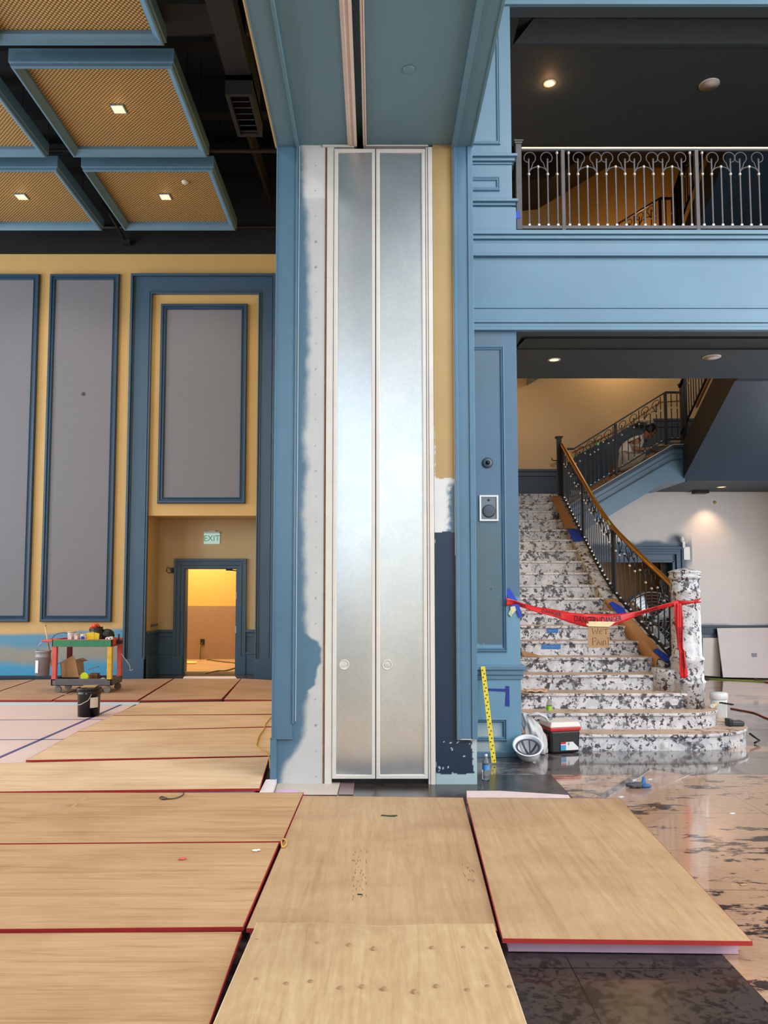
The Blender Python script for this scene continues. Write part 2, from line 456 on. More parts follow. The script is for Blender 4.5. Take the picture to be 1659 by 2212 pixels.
# portal surround
b = MB()
for (xa, xb, s) in ((pL, pLi, 1), (pRo+.0, pRi, -1)):
    lo, hi = min(xa, xb), max(xa, xb); W = hi-lo
    b.box(lo, hi, YB-.05, YB+.02, 0, zTi)
    b.box(*( (xa, xa+.045) if s > 0 else (xa-.045, xa) ), YB-.11, YB, 0, zT-.045)
    b.box(*( (xa+.06, xa+.075) if s > 0 else (xa-.075, xa-.06) ), YB-.075, YB, .42, zT-.06)
    b.box(*( (xb-.05, xb-.035) if s > 0 else (xb+.035, xb+.05) ), YB-.07, YB, .42, zTi+.03)
    b.box(*( (xb-.012, xb+.01) if s > 0 else (xb-.01, xb+.012) ), YB-.08, YB+.02, 0, zTi)
    b.box(lo-.01, hi+.01, YB-.12, YB, 0, .38)
b.box(pL, pRo, YB-.05, YB+.02, zTi, zT); b.box(pL, pRo, YB-.11, YB, zT-.045, zT); b.box(pL+.06, pRo-.06, YB-.075, YB, zT-.075, zT-.06)
b.box(pLi-.05, pRi+.05, YB-.07, YB, zTi+.035, zTi+.05); b.box(pLi-.012, pRi+.012, YB-.08, YB, zTi-.01, zTi+.012)
struct('trim_8', b, slate, label='tall blue moulded surround framing the exit alcove', cat='portal surround', bevel=.004)
# alcove
YA = 15.62
ax0, ax1, az = pLi, pRi, zO
dl, dr, dt = X_(376, 1330, YA), X_(532, 1330, YA), Z_(1207, YA)
ol, orr, ot = X_(397, 1330, YA), X_(512, 1330, YA), Z_(1226, YA)
al = thing('wall_alcove', 'ochre alcove walls around the exit door', 'wall'); al['kind'] = 'structure'
b = MB(); b.box(ax0-.3, ax0, YB+.3, YA, 0, az); b.box(ax1, ax1+.3, YB+.3, YA, 0, az); b.box(ax0-.3, ax1+.3, YB+.3, YA+.2, az, az+.3)
b.box(ax0-.3, ol, YA, YA+.2, 0, az); b.box(orr, ax1+.3, YA, YA+.2, 0, az); b.box(ol, orr, YA, YA+.2, ot, az)
part('wall_surface', b, ochre_lt, al)
b = MB()
zc1, zc0 = Z_(1361, YA), Z_(1372, YA)
for (xa, xb) in ((ax0, dl), (dr, ax1)):
    b.box(xa, xb, YA-.02, YA, 0, zc1); b.box(xa, xb, YA-.06, YA, zc1-.04, zc1+.01); b.box(xa, xb, YA-.04, YA, zc0-.02, zc0+.03)
    b.box(xa, xb, YA-.045, YA, 0, .42); b.box(xa, xb, YA-.06, YA, .40, .44)
b.box(ax0, ax0+.02, YB+.02, YA, 0, zc1); b.box(ax0, ax0+.06, YB+.02, YA, zc1-.04, zc1+.01); b.box(ax0, ax0+.045, YB+.02, YA, 0, .42)
b.box(ax0+.02, ax0+.04, YB+.3, YA-.1, .5, .56); b.box(ax0+.02, ax0+.04, YB+.3, YA-.1, .98, 1.02)
part('wainscot', b, slate, al, bevel=.004, label='blue wainscot and chair rail')
# door 1 frame, corridor
d1 = thing('door_1', 'blue moulded door frame of the open exit doorway in the alcove', 'door'); d1['kind'] = 'structure'
b = MB()
for k, (ins, dep) in enumerate(((0, .07), (.05, .045), (.09, .06), (.13, .03))):
    nx = [(0, .05), (.05, .09), (.09, .13), (.13, ol-dl)][k]
    b.box(dl+nx[0], dl+nx[1], YA-dep, YA, 0 if k == 0 else .36, dt-nx[0]); b.box(dr-nx[1], dr-nx[0], YA-dep, YA, 0 if k == 0 else .36, dt-nx[0])
    b.box(dl+nx[1], dr-nx[1], YA-dep, YA, dt-nx[1], dt-nx[0])
b.box(dl-.005, ol, YA-.075, YA, 0, .36); b.box(orr, dr+.005, YA-.075, YA, 0, .36)
b.box(ol-.02, ol+.03, YA, YA+.2, 0, ot); b.box(orr-.03, orr+.02, YA, YA+.2, 0, ot); b.box(ol, orr, YA, YA+.2, ot-.03, ot+.02)
part('door_frame', b, slate, d1, bevel=.003)
b = MB(); b.box(orr-.05, orr-.005, YA+.2, YA+1.0, .05, ot-.03); lf = part('door_leaf', b, blue, d1, label='blue door leaf swung open into the corridor')
b = MB()
for zz in (Z_(1285, YA), Z_(1358, YA)): b.box(orr-.035, orr-.008, YA-.005, YA+.002, zz-.09, zz+.05)
part('strike_plate', b, silver, d1)
b = MB(); b.box(X_(487,1228,YA), X_(500,1228,YA), YA+.05, YA+.16, ot-.06, ot-.02); b.bar((X_(493,1228,YA), YA+.1, ot-.05), (orr-.04, YA+.3, ot-.06), .02); part('door_closer', b, iron, d1)
YC = 18.4
wz = Z_(1309, YC)
wc = thing('wall_corridor', 'corridor wall behind the exit door, yellow above brown', 'wall'); wc['kind'] = 'structure'
b = MB(); b.box(-6.5, -1, YC, YC+.2, wz, 4); part('upper_wall', b, M('bright_yellow_ochre_paint', (222,182,92), .6, var=.04), wc)
b = MB(); b.box(-6.5, -1, YC-.005, YC+.2, 0, wz); b.box(-6.5, -1, YC-.02, YC, 0, .1); part('lower_wall', b, M('brown_wall_paint', (160,128,98), .6, var=.04), wc)
b = MB(); b.box(-6.6, -6.4, YA+.2, YC, 0, 4); b.box(-1.1, -.9, YA+.2, YC, 0, 4); b.box(-6.6, -.9, YA+.2, YC+.2, 4, 4.2); part('end_wall', b, ochre, wc)
b = MB(); b.box(-6.4, -1.1, YA+.05, YC, 0, .045); struct('trim_9', b, corr_floor, label='plywood floor covering seen through the exit doorway', cat='floor covering')
# chair-height trim between portal and pier is hidden; ballroom right wall
b = MB(); b.box(XL+.02, XL+.25, YM, 19, 0, TOP); struct('wall_divider', b, ochre, label='dividing wall behind the partition pier')

# ---- central pier
dL, dM, dM2, dR_ = X_(720, 1000, YP), X_(810.5, 1000, YP), X_(812.5, 1000, YP), X_(921, 1000, YP)
jL, jR = X_(699.5, 1000, YP), X_(938, 1000, YP)
pier = thing('wall_pier', 'blue pier with patched grey primer around tall metal pocket doors', 'wall'); pier['kind'] = 'structure'
b = MB()
b.box(XL, jL, YP+.006, YM+.02, 0, ZS+.02); b.box(jR, XR_, YP+.006, YM+.35, 0, ZS+.02); b.box(jL, jR, YP+.35, YM+.02, 0, ZS+.02)
b.box(XL, XR_, YP+.5, YM+.3, ZS, TOP)
part('pier_core', b, blue, pier)
Bc = lin((78,112,136)); PR = lin((188,190,190)); PRw = lin((206,206,206)); OCH = lin((168,140,92)); NV = lin((14,38,60)); NVe = lin((190,206,210))
lt = [(313,652),(340,658),(420,657),(470,663),(560,667),(700,668),(860,663),(930,656),(1010,664),(1080,656),(1150,658),(1250,658),(1330,660),(1368,664),(1378,674),(1386,688),(1400,694),(1430,694),(1445,684),(1480,683),(1492,664),(1540,660),(1590,656),(1620,640),(1640,624),(1660,612),(1690,606)]
def f_left(px, py, x, z):
    e = interp(lt, py) + nz(x, z, 9)*5 + nz(x, z, 30)*2
    w = 10 if py < 1370 or py > 1500 else 3
    c = lerp3(Bc, PR, smooth(e-w, e+w, px))
    c = lerp3(c, PRw, (1-smooth(425, 432, py))*smooth(e-w, e+w, px))
    if 640 < px < 700 and abs((py % 55)-27) < 1.6 and abs(px-682) < 1.5: c = lerp3(c, (.2,.18,.18), .8)
    return c
painted('left_wall_face', YP+.004, XL, jL, 0, ZS, .011, f_left, pier, label='left face, blue paint fading into grey primer')
def f_right(px, py, x, z):
    j = nz(x, z, 26)*2.4 + nz(x, z, 80)*1.5
    el = interp([(313,922),(420,929),(530,931),(535,928),(640,930),(660,934),(900,934),(930,938),(1035,941)], py) + j
    c = PR
    if px > el and py < 1033 + nz(x, 0, 20)*4 : c = OCH
    elif py >= 1030 and py < 1150: c = lerp3(PRw, Bc, smooth(962+j*3, 976+j*3, px)*smooth(1040, 1050, py))
    n0 = interp([(1148,938),(1400,936),(1600,938),(1690,945)], py) + j
    n1 = interp([(1148,986),(1560,990),(1585,994),(1600,1018),(1668,1024),(1672,1024)], py) + j
    if 1149+j*.5 < py < 1672+nz(x, 1, 14)*4 and n0 < px < n1:
        c = NV
        if py > 1600 and nz(x, z, 60)+nz(x,z,17)*.5 > .62: c = NVe
    elif py >= 1149: c = lerp3(PR, lin((150,180,190)), smooth(1560, 1660, py)*.7)
    return c
painted('right_wall_face', YP+.004, jR, XR_, 0, ZS, .009, f_right, pier, label='right face, ochre above, white primer, navy below')
# casings on the pier
cli, cri = X_(642, 1000, YP), X_(983, 1000, YP)
zp = Z_(1596, YP)
b = MB()
b.box(XL, cli-.028, YP-.022, YP+.01, zp, ZS); b.box(cli-.028, cli-.008, YP-.034, YP+.01, Z_(1562, YP), ZS); b.box(cli-.008, cli, YP-.012, YP, Z_(1558, YP), ZS)
b.box(XL-.01, XL+.045, YP-.03, YP+.01, 0, zp); b.box(XL-.012, X_(634,1590,YP), YP-.028, YP, zp-.0, zp+.012)
b.box(XL, XL+.01, YP-.035, YP+.02, zp, ZS)
struct('trim_10', b, blue, label='blue vertical casing on the left edge of the pier', cat='casing', bevel=.003)
b = MB(); b.box(cli, cli+.005, YP-.013, YP, Z_(1558, YP), ZS-.02); b.box(cri-.007, cri, YP-.01, YP, Z_(1200, YP), ZS-.01); b.box(cri-.002, cri+.002, YP-.012, YP, zp, Z_(1200,YP)); b.box(cri, XR_-.01, YP-.026, YP, zp-.004, zp+.002)
struct('trim_11', b, cream_metal, label='white caulk lines beside the pier casings', cat='caulk line')
b = MB(); xk = X_(1014, 1000, YP)
b.box(cri, cri+.03, YP-.034, YP+.01, zp, ZS); b.box(cri+.03, xk, YP-.02, YP+.01, zp, ZS); b.box(xk, XR_+.005, YP-.032, YP+.01, zp+.0, ZS)
struct('trim_12', b, blue, label='blue vertical casing on the right edge of the pier', cat='casing', bevel=.003)
# jambs + dark pocket
b = MB(); zj0, zj1 = Z_(1684, YP), Z_(319, YP)
b.box(X_(704,1000,YP), X_(719,1000,YP), YP-.012, YP+.05, 0, zj1); b.box(X_(922.5,1000,YP), X_(927,1000,YP), YP-.004, YP+.05, 0, zj1); b.box(X_(927.5,1000,YP), X_(937,1000,YP), YP-.012, YP+.05, 0, zj1)
b.box(X_(697,318,YP), X_(765,318,YP), YP-.012, YP+.05, Z_(318.5,YP), Z_(313.5,YP)); b.box(X_(785,318,YP), X_(925,318,YP), YP-.008, YP+.05, Z_(316,YP), Z_(313.5,YP))
struct('trim_13', b, cream_metal, label='off-white metal jambs framing the tall pocket doors', cat='door jamb', bevel=.002)
b = MB(); b.box(jL, X_(703,1000,YP), YP+.004, YP+.05, 0, zj1); struct('trim_14', b, M('exposed_wood_edge', (140,104,84), .8, var=.3, scale=30), label='thin brown wood edge left of the pocket doors', cat='wood edge')
b = MB(); b.box(X_(703,1000,YP), X_(937,1000,YP), YP+.06, YP+.2, 0, ZS); struct('trim_15', b, black_pl, label='dark pocket recess behind the metal doors', cat='recess')
zd0, zd1 = Z_(1681, YP), Z_(324, YP)
def metaldoor(n, xa, xb, lab, mark):
    d = thing('door_%d' % n, lab, 'door', (xa, YP, zd0)); d['kind'] = 'structure'
    w = .034; tilt = -.016 if n == 2 else .010
    b = MB(); b.rectframe(xa, xb, zd0, zd1, YP-.0, [(0,-.02),(0,.018),(w*.8,.018),(w,.012),(w,0)]); part('door_frame', b, cream_metal, d, label='off-white painted edge frame', fixn=True)
    b = MB()
    nn = 6
    b.grid(lambda u, v: (xa+w*.9+(xb-xa-1.8*w)*u, YP-.006 - .0035*math.sin(PI*u)*(1 if n == 2 else -1) + tilt*(u-.5), zd0+w*.9+(zd1-zd0-1.8*w)*v), nn, 1, smooth=True)
    part('metal_sheet', b, galvanised, d, label='bare galvanised metal face')
    hx = X_(744, 1435, YP) if n == 2 else X_(836.5, 1435, YP); hz = Z_(1435.5, YP)
    b = MB(); b.lathe([(.034,.0),(.041,-.006),(.045,-.004),(.046,.004)], (hx, YP-.016, hz), 28, axis='y', cap=False)
    b.lathe([(.034,.004),(.0001,.006)], (hx, YP-.018, hz), 28, axis='y', cap=False)
    h = part('flush_pull', b, cream_metal, d)
    b = MB()
    if mark: b.obox((hx, YP-.022, hz), (.022,0,.012), (0,.003,0), (-.003,0,.005))
    else:
        b.box(hx-.024, hx+.024, YP-.024, YP-.018, hz-.014, hz-.008); b.box(hx-.018, hx-.012, YP-.024, YP-.018, hz-.008, hz+.012); b.box(hx-.006, hx+.02, YP-.024, YP-.018, hz+.002, hz+.008)
    part('finger_bar', b, cream_metal, h)
metaldoor(2, dL, dM, 'narrower left leaf of the tall galvanised pocket doors', True)
metaldoor(3, dM2, dR_, 'wider right leaf of the tall galvanised pocket doors', False)

# ---- partition beam / soffit with track
so = thing('ceiling_soffit', 'blue-grey soffit of the partition beam running overhead', 'soffit'); so['kind'] = 'structure'
xt0, xt1 = X_(770.5, 318, YP), X_(785, 318, YP)
b = MB(); b.box(XL, xt0, -7, YP+.5, ZS, ZS+.3); b.box(xt1, XR_, -7, YP+.5, ZS, ZS+.3); b.box(xt0-.01, xt1+.01, -7, YP+.5, ZS+.12, ZS+.3)
part('soffit_surface', b, blue_gray, so)
b = MB(); b.box(XL, XR_, -7, YP+.5, ZS+.3, TOP); part('beam_side', b, ochre, so)
ws = .17; wr = .185
b = MB(); b.box(XL, cli-.03, -7, YP+.02, ZS-.03, ZS+.001); b.box(cli-.03, cli-.004, -7, YP+.02, ZS-.045, ZS); b.box(XL-.002, XL+.008, -7, YP, ZS-.036, ZS+.2)
struct('trim_16', b, blue_gray, label='blue soffit border on the ballroom side of the beam', cat='casing', bevel=.003)
b = MB(); b.box(XL-.016, XL-.002, -7, YP, ZS-.034, ZS+.3); struct('trim_17', b, ochre, label='thin ochre edge along the ballroom side of the beam', cat='casing')
b = MB(); b.box(cri+.0, XR_, -7, YP+.02, ZS-.028, ZS+.001); b.box(cri-.012, cri+.03, -7, YP+.02, ZS-.045, ZS); b.box(XR_-.012, XR_+.01, -7, YP+.0, ZS-.036, ZS+.2)
struct('trim_18', b, blue_gray, label='blue soffit border on the lobby side of the beam', cat='casing', bevel=.003)
pk = M('pinkish_primed_track', (222,206,198), .5, var=.05)
t0 = thing('partition_track', 'pinkish double metal track running along the overhead soffit', 'track', (0, 5, ZS))
for (xa, xb) in ((X_(753,318,YP)-.008, xt0+.003), (xt1-.003, X_(800,318,YP)-.035)):
    b = MB(); W = xb-xa; b.box(xa, xb, -7, YP-.01, ZS-.012, ZS+.02); b.box(xa+W*.3, xa+W*.42, -7, YP-.01, ZS-.022, ZS); b.box(xa+W*.7, xa+W, -7, YP-.01, ZS-.022, ZS)
    part('rail', b, pk, t0)
b = MB(); cc = atZ(883,149,ZS); b.lathe([(.0001,-.012),(.04,-.012),(.046,-.008),(.047,.0)], cc, 28)
tag(part('sprinkler_cover', b, blue_gray, None, loc=tuple(cc)), 'small round painted cover plate on the blue-grey soffit', 'cover plate')

# ---- lobby mezzanine front
pr = X_(1119, 1000, YM); pu = X_(1104, 250, YM)
pil = thing('wall_pilaster', 'blue panelled pilaster left of the granite staircase', 'wall'); pil['kind'] = 'structure'
zF0 = Z_(716, YM); zF1 = Z_(507, YM)
PG = lin((82,104,112)); PB = lin((78,108,132)); PBl = lin((106,148,172)); 
zcap0, zcap1 = Z_(1468, YM), Z_(1437, YM)
b = MB(); b.box(XR_, pr, YM+.02, YM+.42, 0, zF0+.05); part('pilaster_core', b, blue_lt, pil)
def f_pil(px, py, x, z):
    j = nz(x, z, 7)*6 + nz(x, z, 30)*3
    light = smooth(1283, 1288, py + (nz(x, 0, 9)*14 if px > 1095 else 0)) if px > 1092 else smooth(1390, 1402, py+j*.4)
    c = lerp3(PB, PBl, light)
    if px < 1084:
        g = smooth(1100, 1160, py)*(1-smooth(1386, 1394, py+j*.5))*(1-smooth(1079, 1083, px+j*.3))
        g = max(g, .5*(1-smooth(800, 900, py)))
        c = lerp3(PB, PG, g)
        if py > 1392+j*.3: c = PBl
    if py > 1545 and px < 1090: c = lerp3(c, lin((170,184,186)), smooth(1545+j, 1590, py)*(1-smooth(1068+j, 1092, px)))
    return c
painted('pilaster_face', YM, XR_, pr, 0, zF0+.05, .014, f_pil, pil, label='face with patchy blue and grey-green paint')
def panelmould(b, x0, x1, z0, z1, Y): b.rectframe(x0, x1, z0, z1, Y, [(0,0),(0,.018),(.012,.026),(.022,.012),(.03,.02),(.042,.006),(.042,0)])
b = MB(); panelmould(b, XR_-.3, X_(1092, 1100, YM), Z_(1408, YM), Z_(748, YM), YM+.002)
part('panel_moulding', b, blue_lt, pil)
b = MB(); b.box(XR_, pr+.05, YM-.045, YM+.42, Z_(1447,YM), Z_(1437,YM)); b.box(XR_, pr+.03, YM-.028, YM+.42, Z_(1458,YM), Z_(1447,YM)); b.box(XR_, pr+.018, YM-.014, YM+.42, Z_(1468,YM), Z_(1458,YM))
b.box(XR_, pr+.01, YM-.008, YM+.42, .0, .06)
part('pilaster_cap', b, blue_lt, pil, bevel=.008)
b = MB(); panelmould(b, XR_-.3, X_(1095,1580,YM), Z_(1600,YM), Z_(1551,YM), YM-.008+.004); part('plinth_moulding', b, blue_lt, pil)
# upper pilaster
pup = thing('wall_pilaster_upper', 'blue panelled upper pilaster beside the balcony railing', 'wall'); pup['kind'] = 'structure'
b = MB(); b.box(XR_, pu, YM, YM+.42, zF1, 10); part('pilaster_core', b, blue_lt, pup)
b = MB()
for (ya, yb, ex, dp) in ((337,343,.055,.06),(343,350,.03,.03),(353,356,.01,.015),(434,440,.055,.06),(440,446,.03,.03),(450,503,.035,.03)):
    b.box(XR_, pu+ex, YM-dp, YM+.42, Z_(yb,YM), Z_(ya,YM))
panelmould(b, XR_-.3, X_(1081,300,YM), Z_(313,YM), 9.9, YM); panelmould(b, XR_-.3, X_(1080,400,YM), Z_(413,YM), Z_(383,YM), YM)
part('mouldings', b, blue_lt, pup, bevel=.006)
# fascia
XE = 8.6
fs = thing('trim_19', 'wide blue moulded fascia below the balcony railing', 'fascia'); fs['kind'] = 'structure'
b = MB()
for (ya, yb, dp) in ((503,512,.075),(512,520,.05),(520,527,.02),(527,550,.03),(550,556,.045),(556,662,.0),(662,668,.03),(668,694,.022),(694,700,.05),(700,708,.035),(708,716,.045)):
    b.box(XR_, XE, YM-dp, YM+.02, Z_(yb,YM), Z_(ya,YM))
part('fascia_board', b, blue_lt, fs, bevel=.006)
b = MB(); b.box(XR_, XE, YM+.02, YM+.16, Z_(716,YM)+.004, MEZ-.002); part('beam_soffit', b, ceil_dk, fs)
fu = thing('trim_20', 'blue moulded fascia above the balcony opening', 'fascia'); fu['kind'] = 'structure'
zu = Z_(13, YM)
b = MB(); b.box(XR_, XE, YM, YM+.02, zu, 10); b.box(XR_, XE, YM-.03, YM, zu, zu+.05); part('fascia_board', b, blue_lt, fu, bevel=.006)
b = MB(); b.box(XR_, XE, YM+.02, YM+.17, zu+.002, 10); part('beam_soffit', b, ceil_dk, fu)
def tray(n, Zc, yn, rise, lab, slab):
    Yc = atZ(1300, yn, Zc).y; c = thing('ceiling_%s' % n, lab, 'ceiling'); c['kind'] = 'structure'
    Yt = atZ(1300, 729 if n == 'lower' else 36, Zc+rise).y
    xl = 1.84 if n == 'lower' else atZ(1107, 97, Zc).x
    b = MB(); b.box(XR_, XE, Yc, 11.2, Zc, slab); b.box(XR_, xl, YM+.16, Yc, Zc, slab); b.box(xl, XE, YM+.16, Yc, Zc+rise, slab)
    part('ceiling_surface', b, ceil_dk, c)
    b = MB()
    b.add([(xl, Yc, Zc-.012), (XE, Yc, Zc-.012), (XE, Yt, Zc+rise), (xl+rise*1.2, Yt, Zc+rise), (xl, Yc+.02, Zc+.02), (XE, Yc+.02, Zc+.02)], [(0,1,2,3)])
    b.box(xl-.01, XE, Yc-.02, Yc+.03, Zc-.018, Zc); b.box(xl+rise*1.2, XE, Yt-.03, Yt+.01, Zc+rise-.03, Zc+rise)
    part('cove_moulding', b, ceil_dk, c)
    return Yc
tray('lower', CE1, 754, .11, 'charcoal lobby ceiling above the granite stairs', MEZ-.002)
tray('upper', CE2, 97, .2, 'charcoal balcony ceiling above the iron railing', CE2+.6)
b = MB(); b.box(XR_, XE, YM+.0, 8.2, MEZ, MEZ+.02); struct('trim_21', b, cream_metal, label='pale stone curb under the balcony railing', cat='curb')

# ---- stair hall shell
b = MB(); b.box(1.3, 8.8, YH, YH+.2, 0, 6.9); struct('wall_hall', b, cream, label='cream wall behind the staircase landing')
b = MB(); b.box(1.3, 8.8, YH-.001, YH+.2, 6.9, 12); struct('wall_hall_upper', b, ochre, label='ochre upper wall of the stair hall')
b = MB(); b.box(1.25, 1.45, YM+.42, YH, 0, 12); struct('wall_hall_side', b, ochre, label='side wall hidden left of the staircase')
b = MB(); b.box(XE, 8.8, YM, YH, 0, 12); struct('wall_hall_right', b, cream, label='far right wall of the stair hall')
b = MB(); b.box(1.25, 8.8, 11.2, YH+.2, 12, 12.2); b.box(1.25,8.8,11.1,11.2,CE2+.6,12); struct('ceiling_hall', b, ceil_dk, label='ceiling high above the stair hall')
# dark wainscot on hall wall
b = MB()
P = [(1100,1015),(1210,1015),(1242,988),(1382,911),(1411,906),(1720,905),(1720,1000),(1485,1000),(1300,1085),(1100,1085)]
b.prism([atY(x, y, YH-.03) for x, y in P], (0,.03,0))
struct('trim_22', b, blue_dk, label='dark navy wainscot rising along the hall wall', cat='wainscot')
b = MB()
for a, c in (((1100,1016),(1210,1016)),((1242,989),(1382,912)),((1411,907),(1720,906)),((1100,1026),(1210,1026)),((1242,1006),(1382,929)),((1405,920),(1720,920))): b.bar(atY(*a, YH-.045), atY(*c, YH-.045), .04, .05)
struct('trim_23', b, blue_dk, label='dark chair rail capping the navy wainscot', cat='chair rail')
# dark soffit of an upper flight
b = MB(); P = [(1060,395),(1139,389),(1190,384),(1350,288),(1560,286),(1560,180),(1060,180)]
b.prism([atY(x, y, 14.9) for x, y in P], (0,1.29,0)); struct('ceiling_stair_soffit', b, M('dark_brown_soffit', (48,38,32), .8), label='dark sloping soffit of a higher flight above the balcony')
# lower rear wall
WW = lin((212,204,200)); BLs = lin((58,88,112)); 
xw0, xw1 = 3.9, XE
fxr, fyt = 1478, 1181
def f_rear(px, py, x, z):
    j = nz(x, z, 2.5)*7 + nz(x, z, 9)*3
    c = WW
    if px < 1495:
        d = smooth(1166+j, 1176+j, py)*(1-smooth(1478+j*.5, 1492+j*.5, px)); c = lerp3(c, BLs, d*.95)
        d2 = math.hypot((px-1462)/26, (py-1168)/20); c = lerp3(c, BLs, (1-smooth(.4, 1.25, d2+j*.03))*.85)
        d3 = math.hypot((px-1492)/14, (py-1192)/34); c = lerp3(c, BLs, (1-smooth(.3, 1.2, d3))*.75)
    if py > 1335: c = lerp3(c, BLs, smooth(1347+j*.3, 1353+j*.3, py)*.9)
    return c
rw = thing('wall_rear', 'white painted rear lobby wall with sprayed blue edges', 'wall'); rw['kind'] = 'structure'
painted('wall_face', YW, xw0, xw1, 0, 3.66, .025, f_rear, rw)
dx1, dz1 = X_(1457, 1300, YW), Z_(1212, YW)
b = MB(); b.box(dx1, xw1, YW+.004, YW+.2, 0, 3.6); b.box(xw0, dx1, YW+.004, YW+.2, dz1, 3.6); part('wall_core', b, white_wall, rw)
# cut the opening out of the painted face
o = [c for c in rw.children if c.name.startswith('wall_face')][0]
bm = bmesh.new(); bm.from_mesh(o.data)
bmesh.ops.delete(bm, geom=[f for f in bm.faces if 3.6 < f.calc_center_median().x < dx1 and f.calc_center_median().z < dz1], context='FACES'); bm.to_mesh(o.data); bm.free()
d4 = thing('door_4', 'dark doorway with blue moulded frame behind the staircase railing', 'door'); d4['kind'] = 'structure'
xo = X_(fxr, 1300, YW); zo = Z_(fyt, YW)
b = MB()
for (a, c, dp) in ((0,.05,.07),(.05,.1,.045),(.1,.15,.06)):
    b.box(xo-c, xo-a, YW-dp, YW, 0, zo-a); b.box(3.6, xo-c, YW-dp, YW, zo-c, zo-a)
b.box(dx1-.03, dx1+.02, YW-.03, YW+.2, 0, dz1); b.box(3.75, dx1, YW-.03, YW+.2, dz1-.03, dz1+.02)
part('door_frame', b, navy_trim, d4, bevel=.003)
b = MB(); b.box(dx1-.18, dx1-.03, YW+.2, YW+.3, 0, dz1-.03); part('door_leaf', b, iron, d4, label='dark door leaf edge')
b = MB(); b.box(3.3, 6.2, YW+1.05, YW+1.1, 0, 3.2); b.box(3.3,3.35,YW+.2,YW+1.05,0,3.2); b.box(6.15,6.2,YW+.2,YW+1.05,0,3.2); b.box(3.3,6.2,YW+.2,YW+1.1,3.2,3.25); struct('wall_closet', b, M('brown_interior_wall', (150,108,62), .7), label='brown interior wall inside the dark doorway')
b = MB(); zr = Z_(1352, YW); b.box(xo, xw1, YW-.03, YW, zr-.16, zr-.02); b.box(xo, xw1, YW-.045, YW, zr-.03, zr+.01); struct('trim_24', b, blue_dk, label='navy chair rail on the white rear wall', cat='chair rail', bevel=.004)

# back and side shell with windows behind the viewpoint
wb = thing('wall_back', 'rear wall with tall windows', 'wall'); wb['kind'] = 'structure'
wins = [(-9.5,-6.9,1,8.6),(-6.0,-3.6,1,8.6),(-2.6,-.93,2.0,8.8),(.95,1.75,3.4,9.2),(2.7,4.8,.6,8.8),(5.6,8.2,.6,8.8)]
b = MB(); xs = -12.0
for (a, c, z0, z1) in wins:
    b.box(xs, a, -7.2, -7, 0, TOP); b.box(a, c, -7.2, -7, 0, z0); b.box(a, c, -7.2, -7, z1, TOP); xs = c
b.box(xs, 9.2, -7.2, -7, 0, TOP); part('wall_surface', b, cream, wb)
for i, (a, c, z0, z1) in enumerate(wins):
    w = thing('window_%d' % (i+1), 'tall window with dark mullions behind the viewpoint', 'window'); w['kind'] = 'structure'
    b = MB(); b.rectframe(a, c, z0, z1, -7.0, [(0,0),(0,.04),(.06,.04),(.06,-.1)])
    for k in range(1, 5): b.box(a, c, -7.08, -7.04, z0+(z1-z0)*k/5-.02, z0+(z1-z0)*k/5+.02)
    part('window_frame', b, iron, w)
    b = MB(); b.box(a+.06, c-.06, -7.12, -7.11, z0+.06, z1-.06); part('pane', b, clear, w)
b = MB(); ys_ = -7
for yy in (-3.5, 1.5):
    b.box(8.8, 9.0, ys_, yy-1.65, 0, TOP); b.box(8.8, 9.0, yy-1.65, yy+1.65, 0, 1.4); b.box(8.8, 9.0, yy-1.65, yy+1.65, 8.6, TOP); ys_ = yy+1.65  # gaps in the side wall where the added fill comes in
b.box(8.8, 9.0, ys_, YM+.1, 0, TOP); b.box(8.55, 9.0, YM, YM+.3, 0, TOP); struct('wall_right', b, cream, label='right side wall of the lobby outside the view')
b = MB(); b.box(XR_, 9.0, -7, -2.6, 10, 10.2); b.box(XR_, 9.0, 4.6, YM+.3, 10, 10.2); b.box(XR_, 1.9, -2.6, 4.6, 10, 10.2); b.box(8.1, 9.0, -2.6, 4.6, 10, 10.2); struct('ceiling_lobby', b, white_wall, label='high lobby ceiling above the balcony opening')  # middle left open for the added overhead fill
# ================================================================= STAIRS
RIS, GO, Y0 = .178, .28, 8.27
XRT = [(9.2,3.63),(9.39,3.59),(9.72,3.49),(10.09,3.41),(10.5,3.31),(11,3.27),(13.4,3.27)]
def XRc(y): return interp(XRT, y)
def nose(y): return RIS + (y-Y0)*RIS/GO
def smpath(tab_fn, y): return (tab_fn(y-.18)+tab_fn(y-.09)+tab_fn(y)+tab_fn(y+.09)+tab_fn(y+.18))/5
stair = thing('staircase', 'grand speckled granite staircase rising away from the lobby floor', 'staircase', (2.6, Y0, 0))
XS = 1.53
def outline(i):
    y = Y0+(i-1)*GO
    if i == 1:
        pts = [(XS, y), (3.35, y)] + [(3.35+.86*math.sin(t), y+.62-.62*math.cos(t)) for t in [PI*k/24 for k in range(1, 13)]] + [(4.2, y+1.0), (3.5, y+1.3), (XS, y+.5)]
    elif i == 2:
        pts = [(XS, y), (3.4, y)] + [(3.4+.53*math.sin(t), y+.42-.42*math.cos(t)) for t in [PI*k/20 for k in range(1, 11)]] + [(3.93, y+.85), (3.5, y+1.0), (XS, y+.5)]
    else:
        xr = smpath(XRc, max(y, 9.2)) - .17
        if i == 3: xr = 3.62
        if i == 4: xr = 3.52
        pts = [(XS, y), (xr, y), (xr, y+GO+.04), (XS, y+GO+.04)]
    return pts
